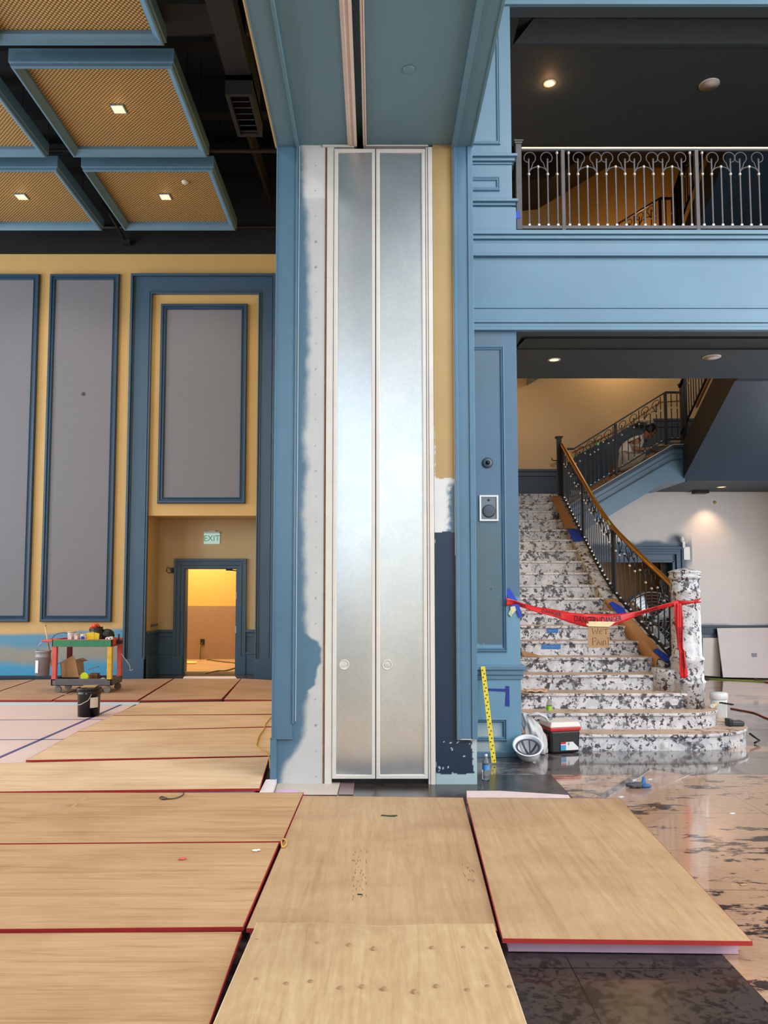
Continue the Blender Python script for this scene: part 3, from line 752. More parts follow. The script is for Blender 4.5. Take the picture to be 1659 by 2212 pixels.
def offs(pts, d):
    c = []
    for k, (x, y) in enumerate(pts):
        if k == 0: c.append((x, y-d)); continue
        if k == len(pts)-1: c.append((x, y)); continue
        a, b = pts[k-1], pts[(k+1) % len(pts)]
        dx, dy = b[0]-a[0], b[1]-a[1]; L = math.hypot(dx, dy) or 1
        c.append((x+dy/L*d, y-dx/L*d) if len(pts) > 5 else ((x, y-d) if k == 1 else (x, y)))
    return c
for i in range(1, 20):
    pts = outline(i); z0, z1 = max(.0, (i-1)*RIS-.1), i*RIS-.035
    mb = MB(); mb.prism([(x, y, z0) for x, y in pts], (0, 0, z1-z0)); s = part('step', mb, stone, stair)
    mb = MB(); mb.prism([(x, y, z1) for x, y in offs(pts, .022)], (0, 0, .030)); t = part('tread', mb, stone, s, bevel=.006)
    mb = MB(); mb.prism([(x, y, i*RIS-.0052) for x, y in offs(pts, .014)], (0, 0, .004)); part('tread_covering', mb, stone_dusty, s, label='dusty tan covering on the tread')
mb = MB(); mb.box(XS, 3.32, 13.6, YH, 3.1, 3.376); part('landing', mb, stone_dusty, stair)
mb = MB(); mb.prism([(XS, 9.1, .1), (XS, 13.4, .1), (XS, 13.4, 3.1), (XS, 13.3, 3.1)], (1.7, 0, 0)); part('stair_core', mb, white_wall, stair)
# curb along the open side
ys = [9.22 + k*(13.25-9.22)/44 for k in range(45)]
mb = MB()
for k, y in enumerate(ys):
    xr = smpath(XRc, y); n = nose(y)
    mb.v += [Vector(p) for p in ((xr-.18, y, n-.45), (xr-.18, y, n+.015), (xr-.165, y, n+.03), (xr+.05, y, n+.03), (xr+.06, y, n+.02), (xr+.06, y, n-.45))]
for k in range(44):
    for c in range(6):
        a = k*6+c; b2 = k*6+(c+1) % 6; mb.f.append([a, b2, b2+6, a+6]); mb.m.append(0); mb.sm.append(False)
mb.f += [[0,1,2,3,4,5], [44*6+c for c in (5,4,3,2,1,0)]]; mb.m += [0,0]; mb.sm += [False, False]
part('curb', mb, stone, stair)
def paper(y0, y1, w0=-.215, w1=-.03, drop=.1, nm='kraft_paper_sheet', lab=''):
    mb = MB(); n = 30
    def fn(u, v):
        y = y0+(y1-y0)*u; xr = smpath(XRc, y); q = v
        wob = .004*math.sin(u*17+2) + .004*noise.noise(Vector((u*6, v*3, 1)))
        if q < .3: return (xr-.192-.004, y, nose(y)+.04-drop*(1-q/.3)+wob)
        return (xr-.19+(q-.3)/.7*.14, y, nose(y)+.043+wob)
    mb.grid(fn, n, 8); o = part(nm, mb, brown_paper, None, loc=(smpath(XRc, y0), y0, nose(y0)), solid=.004); tag(o, lab, 'protective paper'); return o
paper(12.05, 13.15, drop=.03, lab='brown kraft paper strip on the upper stretch of the stair curb')
paper(10.22, 10.42, drop=.06, lab='short torn kraft paper piece on the stair curb below bare granite')
paper(9.3, 10.1, drop=.16, lab='long brown kraft paper sheet draped over the lowest curb stretch')
def tape(pts, w, lab, Yn, mat=None, nm='tape_strip', th=.003, grp=None, nrm=(0,-1,0)):
    mb = MB()
    for a, c in zip(pts, pts[1:]): mb.bar(a, c, th, w, up=Vector(nrm).cross((Vector(c)-Vector(a)).normalized()))
    o = part(nm, mb, mat or blue_tape, None, loc=tuple(pts[0])); tag(o, lab, 'tape', grp); return o
def tpatch(poly, off, lab, mat=None, nm='tape_strip', cat='tape'):
    mb = MB(); mb.prism(poly, off); o = part(nm, mb, mat or blue_tape, None, loc=tuple(poly[0])); tag(o, lab, cat); return o
def curbpt(y, dx, dz=.05): return Vector((smpath(XRc, y)+dx, y, nose(y)+dz))
tpatch([curbpt(11.75,-.2), curbpt(12.12,-.2), curbpt(12.1,-.02), curbpt(11.8,-.02)], (0,0,.004), 'blue tape holding the upper kraft paper beside the middle railing post')
tpatch([curbpt(10.08,-.2,.055), curbpt(10.3,-.21,.055), curbpt(10.34,-.13,.055), curbpt(10.2,-.06,.055), curbpt(10.02,-.1,.055)], (0,0,.004), 'blue tape between the two lower kraft paper pieces on the curb')
tpatch([curbpt(9.24,-.13,.06), curbpt(9.42,-.17,.06), curbpt(9.45,-.09,.06), curbpt(9.3,-.03,.06), curbpt(9.22,-.01,.06)], (0,0,.004), 'blue tape at the foot of the curb beside the railing newel')
tpatch([Vector((3.50,9.105,.80)), Vector((3.535,9.1,.73)), Vector((3.56,9.1,.72)), Vector((3.53,9.1,.81))], (0,-.004,0), 'small blue tape scrap on the last riser beside the newel')

# ---- wrought iron balustrades
def samp(path, a, b, n): return [path(a+(b-a)*k/n) for k in range(n+1)]
def ribbon(path, a, b, h, w, t, n=1):
    mb = MB(); pts = samp(path, a, b, n); rows = []
    for k, p in enumerate(pts):
        d = pts[min(k+1, n)] - pts[max(k-1, 0)]; dh = Vector((d.x, d.y, 0)).normalized(); sd = Vector((dh.y, -dh.x, 0))
        c = p + Vector((0,0,h)); rows.append([c+sd*w/2-Vector((0,0,t/2)), c+sd*w/2+Vector((0,0,t/2)), c-sd*w/2+Vector((0,0,t/2)), c-sd*w/2-Vector((0,0,t/2))])
    for r in rows: mb.v += r
    for k in range(n):
        for c in range(4): mb.f.append([k*4+c, k*4+(c+1) % 4, k*4+4+(c+1) % 4, k*4+4+c]); mb.m.append(0); mb.sm.append(n > 3)
    mb.f += [[0,1,2,3], [n*4+3, n*4+2, n*4+1, n*4]]; mb.m += [0,0]; mb.sm += [False, False]
    return mb
def baluster(root, path, s, htop, mat, cm, cols, bs=.014, ball=False):
    p = path(s); mb = MB(); mb.bar(p+Vector((0,0,0)), p+Vector((0,0,htop)), bs)
    if ball: mb.ball(p+Vector((0,0,htop)), .013, seg=8)
    o = part('baluster', mb, mat, root)
    for h in cols:
        mb = MB(); mb.ball(p+Vector((0,0,h)), .017, seg=8, sc=(1,1,1.1)) if h > .1 else mb.obox(p+Vector((0,0,h)), (.012,0,0), (0,.012,0), (0,0,.012)); part('collar', mb, cm, o)
def scroll(root, path, L, a, sg, mat, H):
    f = H/.86; pts = []
    def q(ds, h): return path(L+sg*ds) + Vector((0,0,h*f))
    pts += [q(0,.585), q(.012,.625), q(.034,.662)]
    cx_, cz_, r = .012, .756, .063
    for k in range(17):
        t = math.radians(-58 + (248+58)*k/16); rr = r if k < 15 else r-(k-14)*.006
        pts.append(q(cx_+rr*math.cos(t), cz_+rr*math.sin(t)))
    pass
    mb = MB(); mb.tube(pts, .0065, 6); part('scroll', mb, mat, root)
def motif(root, path, s0, a, mat, cm, H):
    f = H/.86; L, R = s0-a, s0+a
    for s in (L, R): baluster(root, path, s, .74*f, mat, cm, (.58*f, .028), ball=True)
    baluster(root, path, s0, .66*f, mat, cm, (.66*f, .028))
    scroll(root, path, L, a, 1, mat, H); scroll(root, path, R, a, -1, mat, H)
    mb = MB(); mb.tube([path(s0-a*math.cos(t)) + Vector((0,0,(.585+.075*math.sin(t))*f)) for t in [PI*k/10 for k in range(11)]], .007, 6); part('arch', mb, mat, root)
def plain(root, path, s, mat, cm, H, top=True): baluster(root, path, s, H-.03, mat, cm, ((.58*H/.86), .028) + ((H-.05,) if top else ()))
def post(root, p, h, w, mat, cap=False, down=.1):
    mb = MB(); mb.box(p.x-w/2, p.x+w/2, p.y-w/2, p.y+w/2, p.z-down, p.z+h); o = part('post', mb, mat, root, bevel=.003)
    if cap:
        mb = MB(); mb.box(p.x-w*.8, p.x+w*.8, p.y-w*.8, p.y+w*.8, p.z+h, p.z+h+.015); mb.box(p.x-w*.65, p.x+w*.65, p.y-w*.65, p.y+w*.65, p.z+h-.02, p.z+h); part('post_cap', mb, mat, o)
# balcony railing
YR = 8.03; zr0 = Z_(492, YR); HR = Z_(321, YR)-zr0
xb = lambda px: X_(px, 400, YR)
bal = thing('balcony_railing', 'grey iron scroll railing with brass-topped rail along the balcony edge', 'railing', (xb(1120), YR, MEZ))
pth = lambda s: Vector((s, YR, zr0))
sp = (xb(1505)-xb(1216))/14.2
part('bottom_rail', ribbon(pth, xb(1127), 5.2, .0, .034, .035), iron_gray, bal)
part('top_bar', ribbon(pth, xb(1127), 5.2, HR-.022, .035, .012), iron_gray, bal)
part('handrail', ribbon(pth, xb(1127), 5.2, HR-.006, .05, .018), M('brass_capped_rail', (206,172,136), .3, metal=.6), bal, label='brass coloured handrail')
post(bal, Vector((xb(1120), YR, zr0)), HR+.06, .062, iron_gray, True, .03)
posts = [xb(1216), xb(1505), xb(1505)+(xb(1505)-xb(1216))]
for x in posts: post(bal, Vector((x, YR, zr0)), HR-.02, .04, iron_gray, False, .05)
plain(bal, pth, xb(1204), iron_gray, silver, HR); motif(bal, pth, xb(1163), sp, iron_gray, silver, HR)
for k in (0, 1):
    x0 = posts[k]
    plain(bal, pth, x0+sp*.65, iron_gray, silver, HR); plain(bal, pth, posts[k+1]-sp*.65, iron_gray, silver, HR)
    for j in range(4):
        c = x0+sp*(2.62+3*j)
        if c < 4.35: motif(bal, pth, c, sp, iron_gray, silver, HR)
# flight 1
def p1(y): return Vector((smpath(XRc, y), y, nose(y)+.045))
f1 = thing('stair_railing', 'black wrought iron scroll railing with gleaming brass handrail along the lowest flight', 'railing', tuple(p1(9.28)))
H1 = .9
part('bottom_rail', ribbon(p1, 9.28, 13.2, .012, .04, .03, 40), iron, f1)
part('top_bar', ribbon(p1, 9.28, 13.2, H1-.03, .03, .014, 40), iron, f1)
part('handrail', ribbon(p1, 9.24, 13.16, H1, .062, .04, 60), gold, f1, bevel=.008, label='brass handrail')
post(f1, p1(9.28), H1-.02, .06, iron, False, .15)
for y in (10.55, 11.9, 13.1): post(f1, p1(y), H1-.04, .045, iron, False, .06)
post(f1, Vector((3.235, 13.22, nose(13.2)+.03)), 1.02, .075, iron, True, .1)
a1 = .093
for y0, y1 in ((9.28,10.55),(10.55,11.9),(11.9,13.1)):
    n = int(((y1-y0)-.2)/(3*a1)); w = (y1-y0-.2)/(3*n)
    plain(f1, p1, y0+.06, iron, silver, H1, False); plain(f1, p1, y1-.06, iron, silver, H1, False)
    for j in range(n): motif(f1, p1, y0+.1+w*(1.5+3*j), w, iron, silver, H1)
# flight 2 + 3, and their copies one storey higher
YF = 13.42
xa = X_(1224, 1000, YF); xs_ = X_(1240, 1000, YF); xe = X_(1438, 900, YF); xn = X_(1476, 900, YF)
zb0 = Z_(968, YF)-.87; zb1 = Z_(846, YF)-.87
def p2(dz):
    def f(x):
        if x < xs_: z = zb0
        elif x > xe: z = zb1
        else: z = zb0+(zb1-zb0)*(x-xs_)/(xe-xs_)
        return Vector((x, YF, z+dz))
    return f
XN3 = 5.43
def p3(dz): return lambda y: Vector((XN3, y, zb1+.06+(13.4-y)*.636+dz))
golden = M('brown_wood_rail', (150,104,58), .4)
def railing23(dz, lab, lab3):
    p = p2(dz); r = thing('stair_railing', lab, 'railing', tuple(p(xe))); x0 = xa if dz == 0 else xa-.5
    for a, c in ((xa, xs_), (xs_, xe), (xe, xn)):
        part('bottom_rail', ribbon(p, a+.001, c-.001, .012, .03, .03), iron, r)
        part('handrail', ribbon(p, a+.001, c-.001, .855, .05, .03), iron, r)
    L = xe-xs_; xm = X_(1329, 900, YF)
    for x in (xm, xe): post(r, p(x), .84, .045, iron, False, .08)
    post(r, p(xn), 1.0, .085, iron, True, .1)
    w = (xm-xs_)/8.0
    for c in (xs_+w*1.2, xs_+w*4.7): motif(r, p, c+w*.9, w, iron, silver, .855)
    plain(r, p, xs_+w*.3, iron, silver, .855, False); plain(r, p, xs_+w*3.9, iron, silver, .855, False); plain(r, p, xm-w*.5, iron, silver, .855, False)
    w = (xe-xm)/8.2
    for c in (xm+w*2.0, xm+w*5.7): motif(r, p, c, w, iron, silver, .855)
    for x in (xm+w*3.85, xe-w*.8): plain(r, p, x, iron, silver, .855, False)
    for k in (1, 2): plain(r, p, xe+(xn-xe)*k/3, iron, silver, .855, False)
    q = p3(dz); r3 = thing('stair_railing', lab3, 'railing', tuple(q(13.3))); y1 = 11.35
    part('bottom_rail', ribbon(q, 13.36, y1, .012, .03, .03), iron, r3); part('handrail', ribbon(q, 13.36, y1, .855, .05, .03), iron, r3)
    part('inner_handrail', ribbon(lambda y: q(y)+Vector((.35,0,0)), 13.5, y1, .62, .04, .04), golden, r3, label='brown wooden inner handrail')
    post(r3, q(13.12), .84, .045, iron, False, .08)
    plain(r3, q, 12.98, iron, silver, .855, False); motif(r3, q, 12.78, .1, iron, silver, .855)
    for k in range(11): plain(r3, q, 12.56-k*.11, iron, silver, .855, False)
railing23(0, 'black iron scroll railing along the middle flight above the kneeling person', 'black iron railing climbing steeply right towards the balcony floor')
railing23(3.58, 'black iron scroll railing glimpsed through the balcony railing', 'black iron railing climbing steeply out of view behind the balcony')
white_edge = M('chipped_white_edge', (190,184,176), .6, var=.2, scale=20)
def flights(dz, lab):
    r = thing('staircase', lab, 'staircase', (4.3, 13.35, 3.38+dz)); yf = 13.35
    T = [(1213,1102),(1281,1061),(1451,962),(1478,961)]; Bt = [(1480,1040),(1440,1040),(1300,1124),(1213,1176)]
    P = [atY(x, y, yf)+Vector((0,0,dz)) for x, y in T+Bt]
    mb = MB(); mb.prism(P, (0, 2.8, 0)); part('stringer', mb, blue, r)
    mb = MB()
    for d0, d1, dp in ((0,.05,.05),(.05,.075,.035),(.15,.16,.012),(.25,.275,.03)):
        for a, c in zip(P[:3], P[1:4]): 
            sh = Vector((0,0,-d0)); sh2 = Vector((0,0,-d1)); o = Vector((0,-dp,0))
            mb.add([a+sh, c+sh, c+sh2, a+sh2, a+sh+o, c+sh+o, c+sh2+o, a+sh2+o], [(4,5,6,7),(0,1,5,4),(3,2,6,7),(0,3,7,4),(1,2,6,5)])
    part('moulding', mb, blue_dk, r)
    mb = MB()
    for a, c in zip(P[:3], P[1:4]): mb.bar(a+Vector((0,-.03,.004)), c+Vector((0,-.03,.004)), .05, .012)
    part('edge_strip', mb, white_edge, r, label='pale chipped top edge')
    xs0 = 4.04
    for k in range(5):
        x0 = xs0 + k*.303; mb = MB(); mb.box(x0, x0+.305, yf+.06, YH, 3.38+dz+k*RIS-.02, 3.38+dz+(k+1)*RIS-.03); s = part('step', mb, stone, r)
        mb = MB(); mb.box(x0-.02, x0+.305, yf+.05, YH, 3.38+dz+(k+1)*RIS-.03, 3.38+dz+(k+1)*RIS); part('tread', mb, stone_dusty, s)
    z4 = 3.38+5*RIS
    mb = MB(); mb.box(xs0+5*.303, XE, yf+.05, YH, 3.63+dz, z4+dz); part('landing', mb, ceil_dk, r)
    mb = MB(); yb = 13.35-(MEZ-z4)/.636; yk = 11.35
    Q = [(5.45, 13.4, z4+dz), (5.45, yb, MEZ+dz-.002), (5.45, 11.2, MEZ+dz-.002), (5.45, 11.2, CE1+dz+.0), (5.45, yk, CE1+dz), (5.45, 13.4, 3.63+dz)]
    mb.prism(Q, (XE-5.45, 0, 0), 0, 1); part('flight_soffit', mb, [blue_dk, M('dark_stringer_paint', (46,46,50), .6) if dz == 0 else bpy.data.materials['dark_stringer_paint']], r)
flights(0, 'upper stair flights with blue sloping stringer turning right above the rear wall')
flights(3.58, 'higher stair flights seen dimly through the balcony opening')
mb = MB(); P = [(1236,978),(1345,925),(1425,869),(1474,866)]
mb.tube([atY(x, y, 16.0) for x, y in P], .022, 8, flat=.7); o = part('wall_handrail', mb, golden, None, loc=tuple(atY(1345,925,16.0)))
tag(o, 'brown wooden handrail on the hall wall above the navy wainscot', 'handrail')
# stone newel pillar
pc = (3.645, 8.98, .356)
pl = thing('stone_pillar', 'round speckled granite newel pillar with domed cap at the stair foot', 'pillar', pc)
zt = Z_(1229, 8.98); hh = zt-.356
fz = lambda py: Z_(py, 8.8)-.356
mb = MB(); mb.lathe([(.185,0),(.19,fz(1480)),(.2,fz(1478)),(.2,fz(1474)),(.182,fz(1470)),(.182,fz(1432)),(.192,fz(1429)),(.19,fz(1424)),(.168,fz(1420)),(.162,fz(1282)),(.171,fz(1279)),(.171,fz(1276)),(.163,fz(1273)),(.160,fz(1250))], pc, 40); part('shaft', mb, stone, pl)
mb = MB(); mb.lathe([(.162,fz(1252)),(.175,fz(1248)),(.18,fz(1244)),(.168,fz(1242)),(.17,fz(1238)),(.182,fz(1236)),(.182,fz(1234)),(.12,fz(1230)),(.0001,fz(1226))], pc, 40); part('cap', mb, stone, pl)
mb = MB(); mb.lathe([(.21,0),(.215,fz(1492)),(.205,fz(1484))], (3.50, 9.12, .534), 32); part('side_drum', mb, stone, pl)
# ================================================================= FLOOR COVERING
def board(poly, mat, lab, z=.07, th=.02, red=True, warp=0, nm='plywood_sheet', grp='plywood sheets covering the floor', foam_in=.0, foam_m=None, flat=False):
    """poly = pixel corners of the top face (tl, tr, br, bl)"""
    P = [atZ(x, y, z) for x, y in poly]
    c = sum(P, Vector())/4
    r = thing(nm, lab, 'plywood sheet', tuple(c), grp)
    nu, nv = (14, 6) if warp else (1, 1)
    def top(u, v):
        a = P[3].lerp(P[2], u); b = P[0].lerp(P[1], u); q = a.lerp(b, v)
        if warp: q = q + Vector((0, 0, warp*(math.sin(u*7+.8)*.5+math.sin(u*15+v*3)*.22)*(.35+.65*v)))
        return q
    mb = MB(); mb.grid(top, nu, nv, 0, False)
    o = len(mb.v); n = len(mb.v); mb.v += [v - Vector((0,0,th)) for v in mb.v]
    mb.f += [[i+n for i in f][::-1] for f in mb.f[:nu*nv]]; mb.m += [0]*(nu*nv); mb.sm += [False]*(nu*nv)
    part('panel', mb, mat, r) if False else None
    e = MB(); W = nu+1
    rim = [i for i in range(W)] + [W*(j+1)-1 for j in range(1, nv+1)] + [nv*W+i for i in range(W-2, -1, -1)] + [W*j for j in range(nv-1, 0, -1)]
    part('panel', mb, mat, r, fixn=False)
    for a, b in zip(rim, rim[1:]+rim[:1]):
        ca = [mb.v[a]+Vector((0,0,.0004)), mb.v[b]+Vector((0,0,.0004)), mb.v[b+n], mb.v[a+n]]
        ou = [p + (p-c).normalized()*.004 for p in ca]
        ou = [Vector((q.x, q.y, p.z)) for p, q in zip(ca, ou)]
        e.add([ca[0], ca[1], ou[1], ou[2], ca[2], ca[3], ou[3], ou[0]], [(0,1,2,7),(7,2,3,6),(6,3,4,5)])
    part('edge', e, red_edge if red else ply_pale, r, label='red painted edge' if red else None)
    if foam_in:
        fp = [c + (p-c)*(1-foam_in) for p in P]; z1 = z-th-.001
        m2 = MB(); m2.prism([Vector((p.x, p.y, .004)) for p in fp], (0,0,z1-.004)); part('foam_underlay', m2, foam_m or foam, r, label='pink foam underlay')
    return r
G = None
board([(655,1719),(1000,1723),(1073,2010),(533,2005)], ply_y, 'plywood sheet with black scuffs lying in front of the metal doors', foam_in=.02)
board([(1008,1723),(1338,1725),(1624,2033),(1086,2027)], ply_y, 'clean honey plywood sheet with raised red front edge at the right', z=.095, foam_in=.06)
board([(-620,1713),(655,1712),(609,1817),(-760,1828)], ply_x, 'plywood sheet with brown paint smudges left of the scuffed sheet', foam_in=.03)
board([(-760,1830),(602,1820),(524,2002),(-1010,2016)], ply_x, 'streaky plywood sheet left of centre, second row from the bottom', foam_in=.03)
board([(-1010,2022),(521,2013),(420,2300),(-1300,2310)], ply_x, 'nearest plywood sheet in the lower left corner', foam_in=.03)
board([(-60,1650),(581,1635),(560,1703),(-170,1712)], ply_pale, 'pale plywood sheet whose right end meets the pier corner', foam_in=.03, z=.068)
board([(167,1581),(592,1571),(590,1632),(57,1642)], ply_pale, 'pale plywood sheet crossed by the yellow cord beside the pier', foam_in=.03)
board([(243,1546),(594,1544),(592,1569),(168,1580)], ply_pale, 'narrow pale plywood strip with red left tip behind the cord sheet', foam_in=.03)
board([(305,1518),(594,1514),(594,1542),(245,1545)], ply_pale, 'pale plywood sheet directly before the brown back row', z=.068, foam_in=.03)
board([(-260,1474),(72,1468),(-60,1512),(-400,1514)], ply_brown, 'brown board at the far left of the back row', foam_in=.03, red=True)
board([(76,1468),(215,1467),(112,1512),(-54,1512)], ply_brown, 'brown board under the left wheels of the cart', foam_in=.03)
board([(219,1467),(373,1466),(297,1512),(116,1512)], ply_brown, 'brown board under the right side of the cart', foam_in=.03)
board([(377,1466),(520,1466),(478,1510),(302,1513)], ply_brown, 'brown board before the exit doorway, left of the short seam', foam_in=.03)
board([(522,1466),(615,1470),(615,1512),(484,1511)], ply_brown, 'brown board next to the pier at the end of the back row', foam_in=.03)
r = board([(556,1996),(1064,1998),(1165,2300),(425,2300)], ply_knot, 'knotty plywood sheet with screw holes overlapping in the foreground', z=.118, th=.014, red=False, warp=.012)
pz = .1192
for k, (x, y, d) in enumerate([(554,2030,0),(686,2037,1),(754,2041,0),(807,2048,0),(933,2047,1),(1001,2047,0),(1052,2049,0),(553,2116,1),(618,2125,0),(671,2120,0),(735,2134,0),(782,2131,0),(829,2135,1),(895,2141,0),(943,2130,0),(1009,2139,0),(1053,2131,0),(1101,2132,1)]):
    p = atZ(x, y, pz+.001); mb = MB(); mb.lathe([(.0001,.003),(.011,.0025),(.0115,-.02)], p, 14)
    if d: mb.lathe([(.005,.0035),(.009,.004),(.0095,.0)], p, 14)
    part('screw_plug', mb, M('knot_brown', (150,116,82), .7) if k == 0 else bpy.data.materials['knot_brown'], r, label='brown plug over a screw')
# support under the overlapping sheet
q = [atZ(x, y, .05) for x, y in ((640,2040),(1040,2040),(1120,2260),(520,2260))]
mb = MB(); mb.prism([Vector((p.x, p.y, .004)) for p in q], (0,0,.085)); part('foam_underlay', mb, foam, r)
# drywall panels on the ballroom floor with purple tape seams
q = [atZ(x, y, 0) for x, y in ((-700,1519),(306,1519),(60,1660),(-60,1722),(-1500,1722))]
dw = thing('drywall_floor_sheet', 'pale drywall sheets with purple taped seams on the left floor', 'floor sheet', tuple(q[1]))
mb = MB(); mb.prism([Vector((p.x, p.y, .003)) for p in q], (0,0,.037)); part('sheet', mb, M('pinkish_drywall', (204,182,178), .75, var=.03, scale=2), dw)
pur = M('purple_seam_tape', (74,70,124), .6, var=.1)
lb = M('light_blue_foam', (170,206,226), .7, var=.04)
def strip(a, b, w, z=.0402, h=.0015): 
    A, B2 = atZ(*a, z), atZ(*b, z); m = MB(); m.bar(A, B2, w, h); return m
for a, b, w in (((-300,1557),(232,1554),.035),((-300,1600),(150,1597),.035),((-300,1650),(40,1650),.035),((-60,1662),(262,1522),.05)):
    part('seam_tape', strip(a, b, w), pur, dw, label='purple seam tape')
part('foam_strip', strip((-400,1521),(300,1520),.17,.042,.004), lb, dw, label='light blue strip along the brown boards')
# pieces at the foot of the pier
def slab(poly, mat, lab, z, th, nm, cat):
    P = [atZ(x, y, z) for x, y in poly]; c = sum(P, Vector())/len(P)
    mb = MB(); mb.prism([p-Vector((0,0,th)) for p in P], (0,0,th)); o = part(nm, mb, mat, None, loc=(c.x, c.y, z-th), bevel=.002); return tag(o, lab, cat)
slab([(574,1684),(598,1682),(588,1712),(560,1712)], drywall, 'white foam block wedged at the left foot of the pier', .05, .048, 'foam_block', 'foam block')
slab([(600,1690),(735,1689),(728,1716),(592,1716)], tan_board, 'beige cardboard strip on the floor before the left jamb', .008, .006, 'cardboard_strip', 'cardboard')
slab([(736,1688),(766,1688),(763,1716),(731,1716)], M('mauve_stone', (128,104,102), .3), 'mauve threshold tile between the beige strip and the metal doors', .006, .004, 'floor_tile', 'tile')
slab([(1008,1708),(1080,1708),(1228,1717),(1232,1724),(1008,1722)], M('pale_pink_board', (214,190,188), .8), 'pale pink board edge behind the honey plywood sheet', .06, .05, 'foam_board', 'foam board')
slab([(600,1706),(640,1704),(650,1718),(592,1718)], foam, 'scrap of pink foam beside the white foam block', .02, .012, 'foam_scrap', 'foam scrap')
# small litter
def curve(pts, r, mat, nm, lab, cat, seg=6, z=None, smooth_n=6):
    P = [Vector(p) for p in pts]; Q = []
    for i in range(len(P)-1):
        p0, p1_, p2_, p3_ = P[max(i-1,0)], P[i], P[i+1], P[min(i+2,len(P)-1)]
        for k in range(smooth_n):
            t = k/smooth_n; Q.append(.5*((2*p1_)+(p2_-p0)*t+(2*p0-5*p1_+4*p2_-p3_)*t*t+(3*p1_-p0-3*p2_+p3_)*t**3))
    Q.append(P[-1]); mb = MB(); mb.tube(Q, r, seg); o = part(nm, mb, mat, None, loc=tuple(P[0])); 
    return tag(o, lab, cat) if lab else o
curve([atZ(x, y, .076) for x, y in ((345,1724),(352,1727),(362,1725),(350,1721),(345,1724),(356,1726),(380,1724),(394,1718),(397,1712))], .004, black_pl, 'wire_hook', 'thin black wire loop on the smudged plywood sheet', 'wire')
curve([atZ(x, y, .078) for x, y in ((590,1545),(575,1562),(570,1575),(560,1590),(555,1605),(556,1613),(570,1622),(581,1634),(583,1660))], .006, M('yellow_cord', (196,150,60), .5), 'extension_cord', 'yellow extension cord snaking over plywood beside the pier', 'cord')
curve([atZ(x, y, .078) for x, y in ((608,1818),(610,1830),(618,1824),(618,1816),(612,1812))], .006, bpy.data.materials['yellow_cord'], 'cord_end', 'short yellow cord loop poking up between plywood sheets', 'cord')
g = atZ(835,1762,.073); mb = MB(); mb.obox(g, (.04,0,0), (0,.008,0), (0,0,.003)); mb.rot(g, -.25); mb.obox(g+Vector((.05,-.005,.0)), (.02,0,0), (.01,.012,0), (0,0,.004))
tag(part('leaf_scrap', mb, M('dark_green_scrap', (24,60,44), .6), None, loc=tuple(g)), 'dark green scrap on the scuffed plywood sheet', 'scrap')
g = atZ(777,1932,.0715); mb = MB(); mb.obox(g, (.012,0,0), (0,.006,0), (0,0,.0015)); tag(part('dark_chip', mb, black_pl, None, loc=tuple(g)), 'tiny black chip on the scuffed plywood sheet', 'scrap')
for (x, y, lab, m) in ((551,1837,'white plastic chip near the right end of the streaky sheet', white_pl), (392,1855,'dull red wad on the streaky plywood sheet', red_pl)):
    g = atZ(x, y, .078); mb = MB(); mb.ball(g, .02, sc=(1,.6,.35)); mb.ball(g+Vector((.02,.01,0)), .012, sc=(1,.6,.5)); tag(part('debris', mb, m, None, loc=tuple(g)), lab, 'debris')
# scuffs and smudges with real outlines, thin paint films on the sheets
sm = M('scuff_mark', (126,102,80), .8, var=.25, scale=60)
def smear(cx, cy, w, h, z, n, lab, mat=sm, nm='scuff'):
    mb = MB(); rnd = random.Random(cx)
    for k in range(n):
        g = atZ(cx+rnd.uniform(-w, w), cy+rnd.uniform(-h, h), z); a = rnd.uniform(.004,.013)
        mb.lathe([(.0001,.0006),(a*.25,.0005),(a*.3,0)], g, 5); 
        for i in range(len(mb.v)-15, len(mb.v)): mb.v[i].y = g.y+(mb.v[i].y-g.y)*6
    o = part(nm, mb, mat, None, loc=tuple(atZ(cx, cy, z))); tag(o, lab, 'scuff mark', kind='stuff')
smear(777,1885,16,60,.0703,46,'dark streaky scuffs down the middle of the sheet before the doors')
smear(1012,1880,14,26,.0703,22,'faint scuffs at the right edge of the scuffed sheet')
def blot(pts, z, lab, mat):
    P = [atZ(x, y, z) for x, y in pts]; mb = MB(); mb.prism(P, (0,0,.0006)); tag(part('smudge', mb, mat, None, loc=tuple(P[0])), lab, 'smudge')
smm = M('brown_smudge', (176,140,104), .7, var=.1, scale=30)
blot([(98,1757),(118,1735),(128,1744),(144,1742),(130,1751),(112,1757)], .0702, 'brown paint smudge on the left of the long plywood sheet', smm)
blot([(136,1760),(168,1728),(192,1720),(190,1725),(172,1733),(142,1760)], .0702, 'thin brown trowel streak right of the brown smudge', smm)
# ================================================================= BALLROOM THINGS
def wallpanel(x0, x1, z0, z1, lab):
    r = thing('acoustic_panel', lab, 'wall panel', ((x0+x1)/2, YB, z0), 'framed grey wall panels')
    b = MB(); b.box(x0+.07, x1-.07, YB-.035, YB-.001, z0+.07, z1-.07); part('fabric_face', b, fabric_gray, r)
    b = MB(); b.rectframe(x0, x1, z0, z1, YB-.0005, [(0,0),(0,.05),(.012,.075),(.05,.075),(.06,.05),(.085,.055),(.1,.07),(.115,.05),(.12,.035)])
    part('frame', b, navy_trim, r); return r
zt_, zb_ = Z_(594, YB), Z_(1343, YB)
xa0, xa1 = X_(99, 970, YB), X_(251, 970, YB); wA = xa1-xa0; gap = xa0 - X_(76, 970, YB)
pa = wallpanel(xa0, xa1, zt_, zb_ if zb_ < zt_ else zt_, 'tall grey acoustic panel between the left panel and the portal') if False else wallpanel(xa0, xa1, zb_, zt_, 'tall grey wall panel with a small brown mark, beside the portal')
